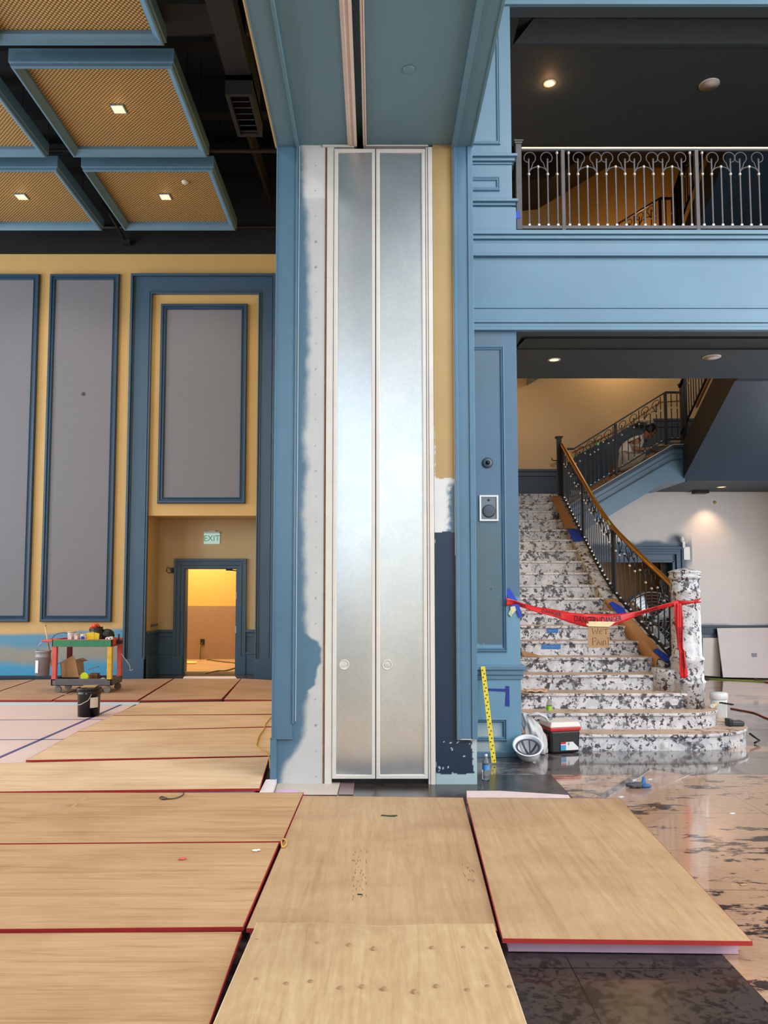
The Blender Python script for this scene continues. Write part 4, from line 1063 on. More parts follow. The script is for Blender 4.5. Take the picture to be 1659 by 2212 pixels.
wallpanel(xa0-gap-wA, xa0-gap, zb_, zt_, 'tall grey wall panel cut off by the left edge of the photo')
wallpanel(X_(345,870,YB), X_(533,870,YB), Z_(1088,YB), Z_(658,YB), 'shorter grey wall panel framed above the exit alcove')
g = atY(180, 851, YB-.037); b = MB(); b.lathe([(.0001,-.003),(.035,-.002),(.04,.0)], g, 12, axis='y')
o = part('tear_mark', b, M('brown_mark', (80,66,56), .8), pa)
# hanging ceiling clouds
ZP = Z_(500, 14.06)
cols = [(-4.75,-2.60),(-7.28,-5.13)]; rows = [(11.93,14.06),(9.46,11.60),(6.98,9.12)]
def cloudlab(c, r): return {(0,0):'gold grille ceiling panel nearest the far wall, right column', (0,1):'gold grille ceiling panel with a square light, middle of the right column', (0,2):'gold grille ceiling panel cropped by the top edge of the photo', (1,0):'gold grille ceiling panel nearest the far wall, left column', (1,1):'gold grille ceiling panel barely visible at the left edge'}[(c, r)]
sq_em = Emit('warm_square_light', (255,224,186), 2.4)
for c, (xa, xb_) in enumerate(cols):
    for r_, (ya, yb) in enumerate(rows):
        if (c, r_) == (1, 2): continue
        t = thing('ceiling_panel', cloudlab(c, r_), 'ceiling panel', ((xa+xb_)/2, (ya+yb)/2, ZP), 'gold grille ceiling panels')
        b = MB(); W = .135
        pr_ = [(.0,-.24),(0,.0-.06),(.02,-.05),(.02,-.01),(.035,0),(.055,0),(.065,-.02),(.095,-.05),(.125,-.07),(W,-.075),(W,-.15)]
        b.rectframe(xa, xb_, ya, yb, ZP, pr_, plane='xy'); part('frame', b, blue_lt, t)
        b = MB(); b.box(xa+W-.02, xb_-W+.02, ya+W-.02, yb-W+.02, ZP+.125, ZP+.15); part('grille', b, gold_mesh, t)
        cx_, cy_ = (xa+xb_)/2, (ya+yb)/2; s = .1
        b = MB(); b.box(cx_-s, cx_+s, cy_-s, cy_+s, ZP+.11, ZP+.126); lt_ = part('light_trim', b, blue_lt, t)
        b = MB(); b.box(cx_-s*.82, cx_+s*.82, cy_-s*.82, cy_+s*.82, ZP+.104, ZP+.1105); part('lamp', b, sq_em, lt_, label='glowing square lamp')
        b = MB()
        for (hx, hy) in ((xa+.3, ya+.3), (xb_-.3, ya+.3), (xa+.3, yb-.3), (xb_-.3, yb-.3)): b.tube([(hx, hy, ZP+.15), (hx, hy, TOP)], .008, 5)
        part('hanger_rods', b, black_steel, t)
        if (c, r_) == (0, 0):
            d = atZ(400, 394, ZP+.11); b = MB(); b.lathe([(.0001,-.02),(.05,-.018),(.06,.0),(.06,.02)], d, 16); part('smoke_detector', b, cream_metal, t)
# black ceiling services
for y, z, nm in ((72,8.9,'nearest of the three brown cross pipes above the panels'),(326,8.9,'middle one of the three brown cross pipes above the panels'),(491,8.9,'farthest of the three brown cross pipes, near the black wall band')):
    p = atZ(560, y, z); b = MB(); b.tube([(-9, p.y, z), (XL, p.y, z)], .032, 8); tag(part('ceiling_pipe', b, pipe_brown, None, loc=(-5, p.y, z)), nm, 'pipe')
b = MB(); b.tube([(-2.35, 5.5, 9.6), (-2.1, 14.7, 9.6)], .09, 10); b.tube([(-2.35, 5.5, 9.3), (-2.0, 14.7, 9.2)], .03, 8); tag(part('conduit_run', b, pipe_brown, None, loc=(-2.2, 10, 9.6)), 'long brown pipe running away between panels and pier', 'pipe')
d = thing('air_duct', 'black ceiling duct ending in a louvred grille left of the beam', 'duct', (-1.8, 9.6, 8.5))
zv = 8.3; v0 = atZ(486, 204, zv); v1 = atZ(541, 204, zv); v2 = atZ(561, 296, zv); v3 = atZ(516, 297, zv)
xv0, xv1, yv0, yv1 = v0.x, v1.x, v0.y, v2.y
b = MB(); b.rectframe(xv0, xv1+.02, yv0, yv1, zv, [(0,-.28),(0,0),(.05,0),(.06,-.06)], plane='xy'); b.box(xv0, xv1+.02, yv0, yv1, zv+.2, zv+.3); part('grille_box', b, black_steel, d)
b = MB()
for k in range(7):
    yy = yv0+.08+(yv1-yv0-.16)*k/6; b.obox(((xv0+xv1)/2+.01, yy, zv+.05), ((xv1-xv0)/2-.05,0,0), (0,.03,.03), (0,-.003,.003))
part('louvres', b, M('dark_grey_louvre', (52,54,62), .5), d)
b = MB(); b.box(xv0+.02, xv1, 6.9, yv0-.03, 8.55, 9.1); b.box(xv0+.05, xv1-.02, yv0-.3, yv1, 8.6, 9.05); b.box(xv0-.9, xv1, 8.8, 9.3, 8.8, 9.5); part('duct_body', b, black_steel, d)
for k in range(5):
    y = 7.5+k*1.7; b = MB(); b.box(-12, XL, y, y+.12, 9.9, 10.3); b.box(-12, XL, y-.05, y+.17, 10.3, 10.33); b.box(-12, XL, y-.05, y+.17, 9.87, 9.9)
    tag(part('roof_beam', b, black_steel, None, loc=(-6, y, 9.9)), ('black roof beam across the dark ceiling, the %s one from the near side' % ['first','second','third','fourth','fifth'][k]), 'beam', 'black roof beams over the ballroom')
b = MB(); p = atY(271, 521, YB-.1); b.tube([p, p+Vector((-.25,-.6,.5))], .03, 8); b.box(p.x-.08, p.x+.1, YB-.14, YB-.02, p.z-.06, p.z+.02); tag(part('wall_bracket', b, black_steel, None, loc=tuple(p)), 'black bracket and strut on the dark wall below the panels', 'bracket')
# exit sign
YA_ = YA-.03
e = thing('exit_sign', 'small lit green and white exit sign above the alcove doorway', 'sign', tuple(atY(457, 1175, YA_)))
x0, x1, z0, z1 = X_(440,1165,YA_), X_(475,1165,YA_), Z_(1175,YA_), Z_(1152,YA_)
b = MB(); b.box(x0, x1, YA-.05, YA-.001, z1, z1+.035); b.box(x0+.09, x1-.09, YA-.03, YA-.001, z1+.035, z1+.06); part('housing', b, silver, e, bevel=.004)
b = MB(); b.box(x0+.005, x1-.005, YA-.035, YA-.028, z0, z1); pn = part('panel', b, Emit('exit_panel_glow', (215,245,232), 1.15), e)
def textmesh(s, size, font=None):
    cu = bpy.data.curves.new('t', 'FONT'); cu.body = s; cu.size = size; cu.align_x = 'CENTER'; cu.align_y = 'CENTER'; cu.resolution_u = 2
    o = bpy.data.objects.new('t', cu); C.objects.link(o); bpy.context.view_layer.update()
    me = bpy.data.meshes.new_from_object(o.evaluated_get(bpy.context.evaluated_depsgraph_get()))
    vs = [v.co.copy() for v in me.vertices]; fs = [list(p.vertices) for p in me.polygons]
    bpy.data.objects.remove(o); bpy.data.curves.remove(cu); bpy.data.meshes.remove(me)
    return vs, fs
def textpart(s, size, fn, mat, parent, name='lettering'):
    vs, fs = textmesh(s, size); mb = MB(); mb.add([fn(v.x, v.y) for v in vs], fs); return part(name, mb, mat, parent)
textpart('EXIT', .17, lambda a, c: Vector(((x0+x1)/2+a*.95, YA-.038, (z0+z1)/2+c)), Emit('exit_green', (60,190,120), .8), pn)
b = MB(); p = atY(372, 1232, YA-.05); b.box(p.x-.03, p.x+.03, YA-.06, YA-.001, p.z-.05, p.z+.05); b.tube([p+Vector((-.03,0,.03)), p+Vector((-.1,0,.07)), p+Vector((-.12,0,-.02)), p+Vector((-.07,0,-.06)), p+Vector((-.02,0,-.04))], .008, 6)
tag(part('wall_light_bracket', b, iron, None, loc=tuple(p)), 'dark bent metal bracket on the wall left of the exit doorway', 'bracket')
oc = thing('wall_outlet', 'socket with yellow-green plug low on the corridor wall', 'socket', tuple(atY(437,1386,18.39)))
p = atY(437,1386,18.37); b = MB(); b.box(p.x-.05, p.x+.05, 18.37, 18.4, p.z-.07, p.z+.06); part('plate', b, rubber, oc)
grn = M('green_cord', (88,96,44), .5)
curve([p+Vector((0,-.05,-.02)), p+Vector((-.02,-.1,-.25)), p+Vector((.0,-.1,-.5)), atZ(450,1425,.06), atZ(470,1428,.06), atZ(520,1433,.06)], .012, grn, 'power_cord', 'green power cord dropping from the corridor socket to the floor', 'cord')
curve([atZ(440,1456,.06), atZ(470,1449,.06), atZ(490,1448,.06), atZ(515,1440,.06)], .012, grn, 'power_cord', 'dark cord lying on the corridor floor just inside the doorway', 'cord')
slab([(398,1428),(425,1428),(424,1432),(397,1432)], M('yellow_board', (230,206,120), .7), 'short pale yellow stick lying on the corridor floor', .07, .02, 'wood_stick', 'stick')
slab([(398,1461),(508,1461),(512,1466),(395,1465)], drywall, 'pale threshold strip at the exit doorway', .06, .02, 'threshold_strip', 'threshold')
# ---------------------------------------------------------------- utility cart
W0 = atZ(230, 1497, .07); YC0 = W0.y; cxm = lambda px: X_(px, 1440, YC0)
ct = thing('utility_cart', 'paint-splashed red and green utility cart beside the far wall', 'cart', (cxm(180), YC0+.25, .07))
xl, xr = cxm(112), cxm(243); yd = .52; y0c, y1c = YC0-.03, YC0-.03+yd
zt2 = Z_(1381, YC0); zt1 = Z_(1397, YC0); zl0, zl1 = Z_(1481, YC0), Z_(1466, YC0)
b = MB(); b.box(xl, xr, y0c, y1c, zt1+.01, zt1+.03); b.box(xl, xr, y0c, y0c+.03, zt1, zt2); b.box(xl, xr, y1c-.03, y1c, zt1, zt2); b.box(xl, xl+.03, y0c, y1c, zt1, zt2); b.box(xr-.03, xr, y0c, y1c, zt1, zt2)
top = part('top_tray', b, red_pl, ct, bevel=.006)
b = MB(); b.box(xl+.02, xr-.02, y0c-.008, y0c-.0005, zt1+.005, zt2-.008); part('painted_apron', b, green_pl, top, label='green painted front apron')
b = MB(); xh = cxm(87); b.box(xh, xl+.01, y0c+.02, y1c-.02, zt2-.045, zt2-.01); part('handle', b, red_pl, ct, bevel=.01, label='salmon red push handle')
for (lx, ly, mt, lb2) in ((xl+.005, y0c, red_pl, 'salmon red leg'), (xr-.08, y0c, yel_red, 'yellow and orange splashed leg'), (xl+.06, y1c-.07, dark_red, 'dark red leg'), (xr-.075, y1c-.07, red_pl, 'pinkish red leg')):
    b = MB(); b.box(lx, lx+.075, ly, ly+.07, zl1-.03, zt1+.01); part('leg', b, mt, ct, bevel=.008, label=lb2)
b = MB(); b.box(xl, xr, y0c, y1c, zl0, zl0+.02); b.box(xl, xr, y0c, y0c+.03, zl0, zl1); b.box(xl, xr, y1c-.03, y1c, zl0, zl1); b.box(xl, xl+.03, y0c, y1c, zl0, zl1); b.box(xr-.03, xr, y0c, y1c, zl0, zl1)
part('bottom_tray', b, gray_pl, ct, bevel=.008, label='dark grey lower tray')
for (wx, wy) in ((xl+.1, y0c+.05), (xr-.08, y0c+.05), (xl+.1, y1c-.06), (xr-.05, y1c-.06)):
    b = MB(); rw_ = (zl0-.07)*.46; b.box(wx-.02, wx+.02, wy-.012, wy+.012, .07+rw_, zl0); c_ = part('caster', b, cream_metal, ct)
    b = MB(); b.lathe([(rw_*.3,-.02),(rw_,-.018),(rw_,.018),(rw_*.3,.02)], (wx, wy, .0715+rw_), 22, axis='y', smooth=False); part('wheel', b, M('caster_rubber', (120,118,112), .6), c_)
# things on the cart
zt0 = zt1+.03
def onx(px): return X_(px, 1378, YC0+.2)
b = MB()
for k in range(5):
    b.tube([(onx(133)+ (.1+.012*k)*math.cos(t)*1.1, YC0+.2+(.1+.01*k)*math.sin(t), zt0+.02+.012*k) for t in [2*PI*i/22 for i in range(22)]], .009, 6, closed=True)
tag(part('cable_coil', b, dark_red, None, loc=(onx(133), YC0+.2, zt0+.01)), 'coil of dark red cable on the left of the cart top', 'cable')
curve([(onx(112), YC0+.2, zt0+.08), (onx(120), YC0+.2, zt0+.15), (onx(138), YC0+.2, zt0+.18), (onx(152), YC0+.2, zt0+.15), (onx(158), YC0+.2, zt0+.1)], .005, black_pl, 'wire_loop', 'thin black wire loop arching above the red cable coil', 'wire')
for px, lab, m2, h in ((157,'clear plastic tub left of the white labelled tub on the cart', cream_metal, .15),(170,'brown lidded tub with white label on the cart top', tan_board, .13),(184,'clear tub with blue label on the cart top', white_pl, .12)):
    t = thing('plastic_tub', lab, 'tub', (onx(px), YC0+.15, zt0)); b = MB(); h *= 1.25; b.lathe([(.0001,0),(.052,0),(.06,h*.9),(.058,h)], (onx(px), YC0+.15, zt0), 18); part('cup', b, m2, t)
    b = MB(); b.box(onx(px)-.025, onx(px)+.025, YC0+.15-.064, YC0+.15-.058, zt0+.06, zt0+.13); part('label', b, blue_tape if px == 184 else white_pl, t)
    b = MB(); b.lathe([(.0001,.0),(.063,0),(.063,.012),(.0001,.014)], (onx(px), YC0+.15, zt0+h), 18); part('lid', b, tan_board if px != 184 else masking, t)
bg_ = thing('tool_bag', 'black and yellow tool bag heaped with orange tools on the cart', 'bag', (onx(205), YC0+.22, zt0))
b = MB(); b.grid(lambda u, v: (onx(205)+ (.14-.04*v)*math.cos(2*PI*u)*(1+.08*math.sin(9*u)), YC0+.25+(.11-.03*v)*math.sin(2*PI*u), zt0+.02+.24*v+.02*math.sin(2*PI*u*3)), 28, 6)
b.ball((onx(205), YC0+.25, zt0+.23), .1, sc=(1.2,.9,.6)); b.ball((onx(226), YC0+.3, zt0+.13), .1, sc=(1.3,1,1.1)); part('bag_body', b, black_pl, bg_)
b = MB(); b.obox((onx(199), YC0+.125, zt0+.13), (.06,0,.008), (0,.008,0), (-.005,0,.06)); b.obox((onx(212), YC0+.13, zt0+.12), (.04,0,-.01), (0,.008,0), (.005,0,.06)); part('yellow_patch', b, yellow_pl, bg_)
b = MB(); b.tube([(onx(195), YC0+.2, zt0+.24), (onx(200), YC0+.19, zt0+.31), (onx(208), YC0+.19, zt0+.32), (onx(214), YC0+.2, zt0+.28)], .022, 8); b.ball((onx(200), YC0+.18, zt0+.28), .034); b.ball((onx(205), YC0+.18, zt0+.29), .034); part('orange_tools', b, M('orange_plastic', (208,78,44), .5), bg_)
for i, (px, dz) in enumerate(((228,.03),(237,.035),(245,.04),(241,.09),(233,.08))):
    p = Vector((onx(px), YC0+.12+.02*i, zt0+dz)); b = MB(); b.lathe([(.012,-.03),(.033,-.03),(.033,.03),(.012,.03)], p, 18, axis='y', cap=False, smooth=False); b.lathe([(.012,-.03),(.012,.03)], p, 12, axis='y', cap=False)
    tag(part('paper_roll', b, white_pl, None, loc=tuple(p)), 'white roll in the small pile at the right end of the cart top', 'roll', 'white rolls on the cart')
b = MB(); p = Vector((onx(256), YC0+.2, zt0)); b.box(p.x-.05, p.x+.05, p.y-.04, p.y+.04, p.z, p.z+.06); b.box(p.x-.005, p.x+.015, p.y-.01, p.y+.01, p.z+.06, p.z+.16); tag(part('hand_tool', b, black_pl, None, loc=tuple(p)), 'small black tool at the far right of the cart top', 'tool')
# stick, bucket hanging off the handle
pb = atY(92, 1460, YC0+.1); bz0 = Z_(1459, YC0+.1); bz1 = Z_(1405, YC0+.1); rb = (X_(108,1430,YC0+.1)-X_(77,1430,YC0+.1))/2
bk = thing('hanging_bucket', 'grey bucket with white label hanging from the cart handle', 'bucket', (pb.x, YC0+.1, bz0))
b = MB(); H = bz1-bz0; cc_ = (pb.x, YC0+.1, bz0)
b.lathe([(.0001,.0),(rb*.86,0),(rb*.96,H*.72),(rb*1.02,H*.73),(rb*1.02,H*.78),(rb*.97,H*.79),(rb*1.0,H*.93),(rb*1.06,H*.94),(rb*1.06,H),(rb*.97,H),(rb*.95,H*.8),(rb*.84,.01),(.0001,.01)], cc_, 28); part('body', b, bucket_gray, bk)
b = MB(); b.grid(lambda u, v: (pb.x+rb*.985*math.sin(-1.0+.75*u), YC0+.1-rb*.985*math.cos(-1.0+.75*u), bz0+H*(.12+.5*v)), 6, 1); part('label', b, white_pl, bk)
b = MB(); b.tube([(pb.x-rb, YC0+.1, bz0+H*.9), (pb.x-rb*.5, YC0+.07, bz1+.1), (pb.x+.03, YC0+.08, zt2-.01), (pb.x+rb*.6, YC0+.1, bz1+.08), (pb.x+rb, YC0+.1, bz0+H*.9)], .005, 6); part('bail_handle', b, silver, bk)
A_, B_ = atY(98, 1352, YC0+.12), atY(112, 1440, YC0+.12); b = MB(); b.tube([A_, B_], .013, 8); b.tube([A_, A_+(A_-B_).normalized()*.03], .017, 8)
tag(part('wooden_stick', b, M('pale_stick_wood', (196,166,120), .7), None, loc=tuple(A_)), 'pale wooden stick standing in the grey bucket by the cart', 'stick')
# box etc in lower tray
zq = zl0+.022; yq = YC0+.14
bx = thing('cardboard_box', 'open cardboard box tilted in the lower tray of the cart', 'box', (onx(150), yq, zq))
qx = lambda px: X_(px, 1440, yq); qz = lambda py: Z_(py, yq)
b = MB(); P4 = [(133,1464),(171,1464),(163,1425),(130,1432)]
b.prism([atY(x, y, yq) for x, y in P4], (0,.006,0)); b.prism([atY(x, y, yq+.22) for x, y in P4], (0,.006,0))
P5 = [atY(133,1464,yq), atY(130,1432,yq)]; b.prism([P5[0], P5[1], P5[1]+Vector((0,.22,0)), P5[0]+Vector((0,.22,0))], (.006,0,0)); P5 = [atY(133,1464,yq), atY(171,1464,yq)]; b.prism([P5[0], P5[1], P5[1]+Vector((0,.22,0)), P5[0]+Vector((0,.22,0))], (0,0,.005)); part('carton', b, cardb, bx)
for P6, nm2 in (([(130,1432),(163,1425),(158,1416),(134,1428)],'flap'),([(163,1425),(178,1421),(190,1427),(176,1430)],'flap'),([(130,1432),(120,1438),(122,1434),(134,1429)],'flap'),([(163,1425),(171,1464),(182,1455),(180,1428)],'flap')):
    b = MB(); b.prism([atY(x, y, yq-.01+.02*k) for k, (x, y) in enumerate(P6)], (0,.005,.001)); part('flap', b, cardb if P6[0][0] != 163 else M('shaded_and_brown_cardboard', (130,98,68), .8), bx)  # side flaps have shade put into a darker tone; brown boxes reuse it
b = MB(); p = atY(182,1459,yq-.06); b.box(p.x-.08, p.x+.08, p.y, p.y+.14, zq, zq+.13); b2 = thing('small_box', 'small brown box with a round yellow-green sticker in the lower tray', 'box', (p.x, p.y, zq)); part('carton', b, cardb, b2)
b = MB(); b.lathe([(.0001,-.004),(.06,-.003),(.062,0)], atY(182,1461,yq-.06), 24, axis='y', smooth=False); part('sticker', b, Emit('fluorescent_sticker', (0,0,0), 0) if False else M('fluorescent_yellow_green', (214,240,30), .6), b2)
b = MB(); p = atY(202,1455,yq+.1); b.box(p.x-.06, p.x+.06, p.y, p.y+.12, zq, zq+.14); b.obox(p+Vector((.0,0,.09)), (.07,0,.02), (0,.05,0), (0,0,.005)); tag(part('torn_box', b, bpy.data.materials['shaded_and_brown_cardboard'], None, loc=(p.x, p.y, zq)), 'torn dark brown box behind the stickered box on the cart', 'box')
b = MB(); p = atY(222,1461,yq-.05); b.lathe([(.02,-.03),(.045,-.03),(.045,.03),(.02,.03)], (p.x, p.y, zq+.046), 20, axis='y', cap=False, smooth=False); b.lathe([(.02,-.03),(.02,.03)], (p.x, p.y, zq+.046), 12, axis='y', cap=False); tag(part('tape_roll', b, white_pl, None, loc=(p.x, p.y, zq)), 'white tape roll lying at the right in the lower tray', 'tape roll')
curve([atY(262,1412,YC0+.3), atY(272,1426,YC0+.3), atY(280,1438,YC0+.3), atY(281,1448,YC0+.3), atY(287,1446,YC0+.3)], .004, white_pl, 'loose_string', 'white string dangling off the right side of the cart', 'string')
curve([atY(117,1470,YC0-.1), atY(119,1483,YC0-.12), atZ(128,1497,.078), atZ(150,1500,.078), atZ(163,1492,.078)], .004, bucket_gray, 'loose_string', 'grey string trailing from the cart front wheel to the floor', 'string')
# black bucket
pb = atZ(184, 1549, .042); zb = .0425; rb = .152; H = .37
bk = thing('black_bucket', 'black paint bucket with white label on the taped drywall', 'bucket', (pb.x, pb.y+.1, zb)); cc_ = Vector((pb.x, pb.y+.12, zb)); 
b = MB(); b.lathe([(.0001,0),(rb*.9,0),(rb*.96,H*.76),(rb*1.02,H*.77),(rb*1.02,H*.82),(rb*.97,H*.83),(rb*.98,H*.93),(rb*1.06,H*.94),(rb*1.06,H),(rb*.96,H),(rb*.94,H*.9),(.0001,H*.88)], cc_, 30); part('body', b, M('glossy_black_bucket', (16,16,18), .25), bk)
b = MB(); b.grid(lambda u, v: (cc_.x+rb*.99*math.sin(.45+.75*u), cc_.y-rb*.99*math.cos(.45+.75*u), zb+H*(.32+.36*v)), 6, 1); part('label', b, white_pl, bk)
b = MB(); b.tube([cc_+Vector((.08,-.135,H*.8)), cc_+Vector((.05,-.16,H*.6)), cc_+Vector((-.04,-.175,H*.46)), cc_+Vector((-.15,-.1,H*.4))], .005, 6); part('bail_handle', b, silver, bk)
b = MB(); b.obox(cc_+Vector((.0,0,H+.012)), (.09,.02,0), (-.02,.1,0), (0,0,.006)); part('cardboard_lid', b, cardb, bk)
# ================================================================= LOBBY THINGS
# ceiling fixtures
for (p, zc, lab) in ((L1p := atZ(1197,777,CE1), CE1, 'round recessed downlight in the lower lobby ceiling'), (L2p := atZ(1187,180,CE2), CE2, 'bright recessed downlight in the upper balcony ceiling'), (L3p := atZ(1558,1052,3.63), 3.63, 'small recessed downlight above the white rear wall')):
    t = thing('recessed_downlight', lab, 'light', tuple(p)); b = MB(); b.lathe([(.062,-.006),(.085,-.005),(.088,.0),(.088,.01)], (p.x, p.y, zc), 28, cap=False); part('trim_ring', b, cream_metal, t)
    b = MB(); b.lathe([(.0001,-.004),(.064,-.003)], (p.x, p.y, zc), 28); part('lamp', b, Emit('warm_lamp_%d' % int(zc*10), (255,216,165), 4), t)
for (px, py, zc, r, lab) in ((1537,771,CE1,.12,'round white ceiling speaker in the lower lobby ceiling'), (1532,182,CE2,.13,'round white ceiling speaker in the upper balcony ceiling')):
    p = atZ(px, py, zc); t = thing('ceiling_speaker', lab, 'speaker', tuple(p)); b = MB(); b.lathe([(r,.0),(r,-.01),(r-.01,-.014)], p, 32, cap=False); part('rim', b, white_pl, t)
    b = MB(); b.lathe([(.0001,-.016),(r-.01,-.013)], p, 32); part('grille', b, M('pinkish_grey_grille', (205,192,190), .7), t)
p = atY(1552, 1068, 14.6); b = MB(); b.box(p.x-.13, p.x+.13, 14.4, 14.8, 3.55, 3.63) ; 
p2_ = atZ(1513,1063,3.6); b = MB(); b.box(p2_.x-.13, p2_.x+.13, p2_.y-.1, p2_.y+.1, 3.57, 3.63); tag(part('ceiling_box', b, iron, None, loc=(p2_.x, p2_.y, 3.57)), 'dark rectangular fitting where the rear ceiling meets the wall', 'fitting')
p = atY(1544,1085,YW); b = MB(); b.lathe([(.0001,-.012),(.03,-.01),(.033,0)], p, 20, axis='y'); tag(part('wall_sensor', b, M('tan_disc', (160,128,84), .6), None, loc=tuple(p)), 'small tan disc high on the white rear wall', 'sensor')
# emergency light
em = thing('emergency_light', 'white emergency light beside the dark doorway frame', 'light', tuple(atY(1478,1190,YW)))
b = MB(); b.box(X_(1473,1197,YW), X_(1487,1197,YW), YW-.09, YW-.001, Z_(1210,YW), Z_(1182,YW)); part('housing', b, white_pl, em, bevel=.01)
b = MB(); b.ball(atY(1473,1165,YW-.08), .05, sc=(.8,.9,1.2)); b.box(X_(1471,1175,YW), X_(1476,1175,YW), YW-.09, YW-.02, Z_(1184,YW), Z_(1170,YW)); part('lamp_head', b, white_pl, em)
# wall speaker and sensor on pilaster
sp_ = thing('wall_speaker', 'white framed square speaker with grey grille on the blue pilaster', 'speaker', tuple(atY(1055,1098,YM)))
x0, x1, z0, z1 = X_(1035,1098,YM), X_(1076,1098,YM), Z_(1126,YM), Z_(1070,YM)
b = MB(); b.rectframe(x0, x1, z0, z1, YM-.0, [(0,0),(0,.018),(.004,.022),(.018,.02),(.02,.008)]); part('frame', b, white_pl, sp_)
b = MB(); b.box(x0+.018, x1-.018, YM-.01, YM-.001, z0+.018, z1-.018); gr = part('grille', b, M('speaker_grey', (104,114,122), .6, bump=.3), sp_)
b = MB(); b.lathe([(.0001,-.004),(.05,-.004),(.07,-.0005)], ((x0+x1)/2, YM-.0105, z0+.105), 28, axis='y'); part('woofer', b, M('speaker_dark', (66,78,90), .6), gr)
b = MB(); b.lathe([(.0001,-.003),(.014,-.002)], ((x0+x1)/2, YM-.0105, z1-.05), 16, axis='y'); part('tweeter', b, bpy.data.materials['speaker_dark'], gr)
p = atY(1053,1000,YM); r = thing('wall_sensor', 'round black sensor with domed lens on the blue pilaster', 'sensor', tuple(p))
b = MB(); b.lathe([(.054,0),(.056,-.012),(.04,-.02),(.0001,-.02)][::-1], p, 28, axis='y'); part('base', b, M('slate_plastic', (58,72,84), .4), r)
b = MB(); b.lathe([(.0001,-.05),(.015,-.045),(.022,-.03),(.024,-.018)], p, 20, axis='y'); part('lens', b, M('glossy_black', (10,10,12), .1), r)
b = MB(); b.lathe([(.0001,-.003),(.005,-.002)], atY(1061,1272,YM), 10, axis='y'); tag(part('wall_hole', b, black_pl, None, loc=tuple(atY(1061,1272,YM))), 'tiny black anchor hole in the grey pilaster panel', 'hole')
# blue tape L on the plinth
yt = YM-.003
b = MB(); b.prism([atY(x, y, yt) for x, y in ((1052,1487),(1092,1488),(1092,1482),(1100,1482),(1101,1526),(1091,1525),(1093,1494),(1052,1492))], (0,-.002,0)); tag(part('tape_outline', b, M('navy_tape', (30,50,140), .6, var=.2, scale=30), None, loc=tuple(atY(1096,1500,yt))), 'dark blue tape in an L shape on the pilaster plinth', 'tape')
# yellow strip
A_ = atZ(1067,1650,.002); A_.y -= .0; B_ = atY(1043,1440,YM-.05); b = MB(); d_ = (B_-A_).normalized(); b.bar(A_+Vector((0,0,.01)), B_, .046, .006, up=(0,-1,.2))
ys_ = thing('marking_strip', 'yellow perforated metal strip leaning on the pilaster plinth', 'strip', tuple(A_)); part('strip', b, yellow_pl, ys_)
b = MB(); n_ = (B_-A_).length
for k in range(26): b.obox(A_+Vector((0,-.006,.01))+d_*(n_*(k+.7)/27)+Vector((.008*(-1)**k,0,0)), (.005,0,0), (0,.0035,0), tuple(d_*.005))
part('slots', b, black_pl, ys_)
# water bottle
def bottle(c, H, r, lab, labelmat, nm='water_bottle'):
    t = thing(nm, lab, 'bottle', tuple(c)); b = MB(); b.lathe([(.0001,0),(r*.95,.002),(r,.012),(r*.97,H*.3),(r,H*.36),(r,H*.62),(r*.9,H*.72),(r*.42,H*.88),(r*.4,H*.93)], c, 22); part('body', b, clear, t)
    b = MB(); b.lathe([(r*1.01,H*.4),(r*1.01,H*.6)], c, 22, cap=False); part('label', b, labelmat, t)
    b = MB(); b.lathe([(r*.46,H*.91),(r*.46,H),(.0001,H)], c, 16); part('cap', b, white_pl, t)
bp = atZ(1050,1684,0.001); bottle(bp, .225, .033, 'small clear water bottle with blue label on the floor by the pier', M('blue_label', (80,150,210), .5))
# cooler
cp = atZ(1221, 1627, .001); ca = math.radians(14)
cl = thing('cooler', 'black cooler with red band and white lid standing before the stairs', 'cooler', (cp.x, cp.y+.12, 0))
W, D, H = .34, .28, .335; cx_, cy_ = cp.x-.03, cp.y+.115
def taper(mb, s0, s1, z0, z1):
    for v in mb.v: k = s0+(s1-s0)*(v.z-z0)/(z1-z0); v.x = cx_+(v.x-cx_)*k; v.y = cy_+(v.y-cy_)*k
b = MB(); b.box(cx_-W/2, cx_+W/2, cy_-D/2, cy_+D/2, .004, .235); taper(b, .93, 1, 0, .235); b.rot((cx_,cy_,0), ca); part('body', b, M('cooler_black', (12,12,14), .5), cl, bevel=.02)
b = MB(); b.box(cx_-W/2-.004, cx_+W/2+.004, cy_-D/2-.004, cy_+D/2+.004, .232, .27); b.rot((cx_,cy_,0), ca); part('band', b, M('cooler_red', (186,22,28), .35), cl, bevel=.008)
b = MB(); b.box(cx_-W/2-.008, cx_+W/2+.008, cy_-D/2-.008, cy_+D/2+.008, .27, .325); 
for v in b.v:
    if v.z > .3: v.x = cx_+(v.x-cx_)*.88; v.y = cy_+(v.y-cy_)*.88
b.rot((cx_,cy_,0), ca); part('lid', b, M('cooler_white', (226,214,206), .5), cl, bevel=.012)
def cface(u, w): return Vector((cx_,cy_,0)) + Matrix.Rotation(ca, 3, 'Z') @ Vector((u, -D/2*.97-.003, w))
def cplate(pts, m, nm, par): mb = MB(); mb.prism([cface(a, c) for a, c in pts], (0,-.002,0)); return part(nm, mb, m, par)
lab_ = cplate([(-.06,.035),(.145,.035),(.145,.06),(.09,.11),(.085,.12),(-.06,.12)], white_pl, 'label', cl)
cplate([(-.06,.1),(-.0,.1),(-.0,.121),(-.06,.121)], red_tape, 'logo', lab_).location.y -= .0025
cplate([(-.06,.036),(-.0,.036),(-.0,.09),(-.06,.09)], M('logo_blue', (70,150,200), .5), 'logo', lab_).location.y -= .0025
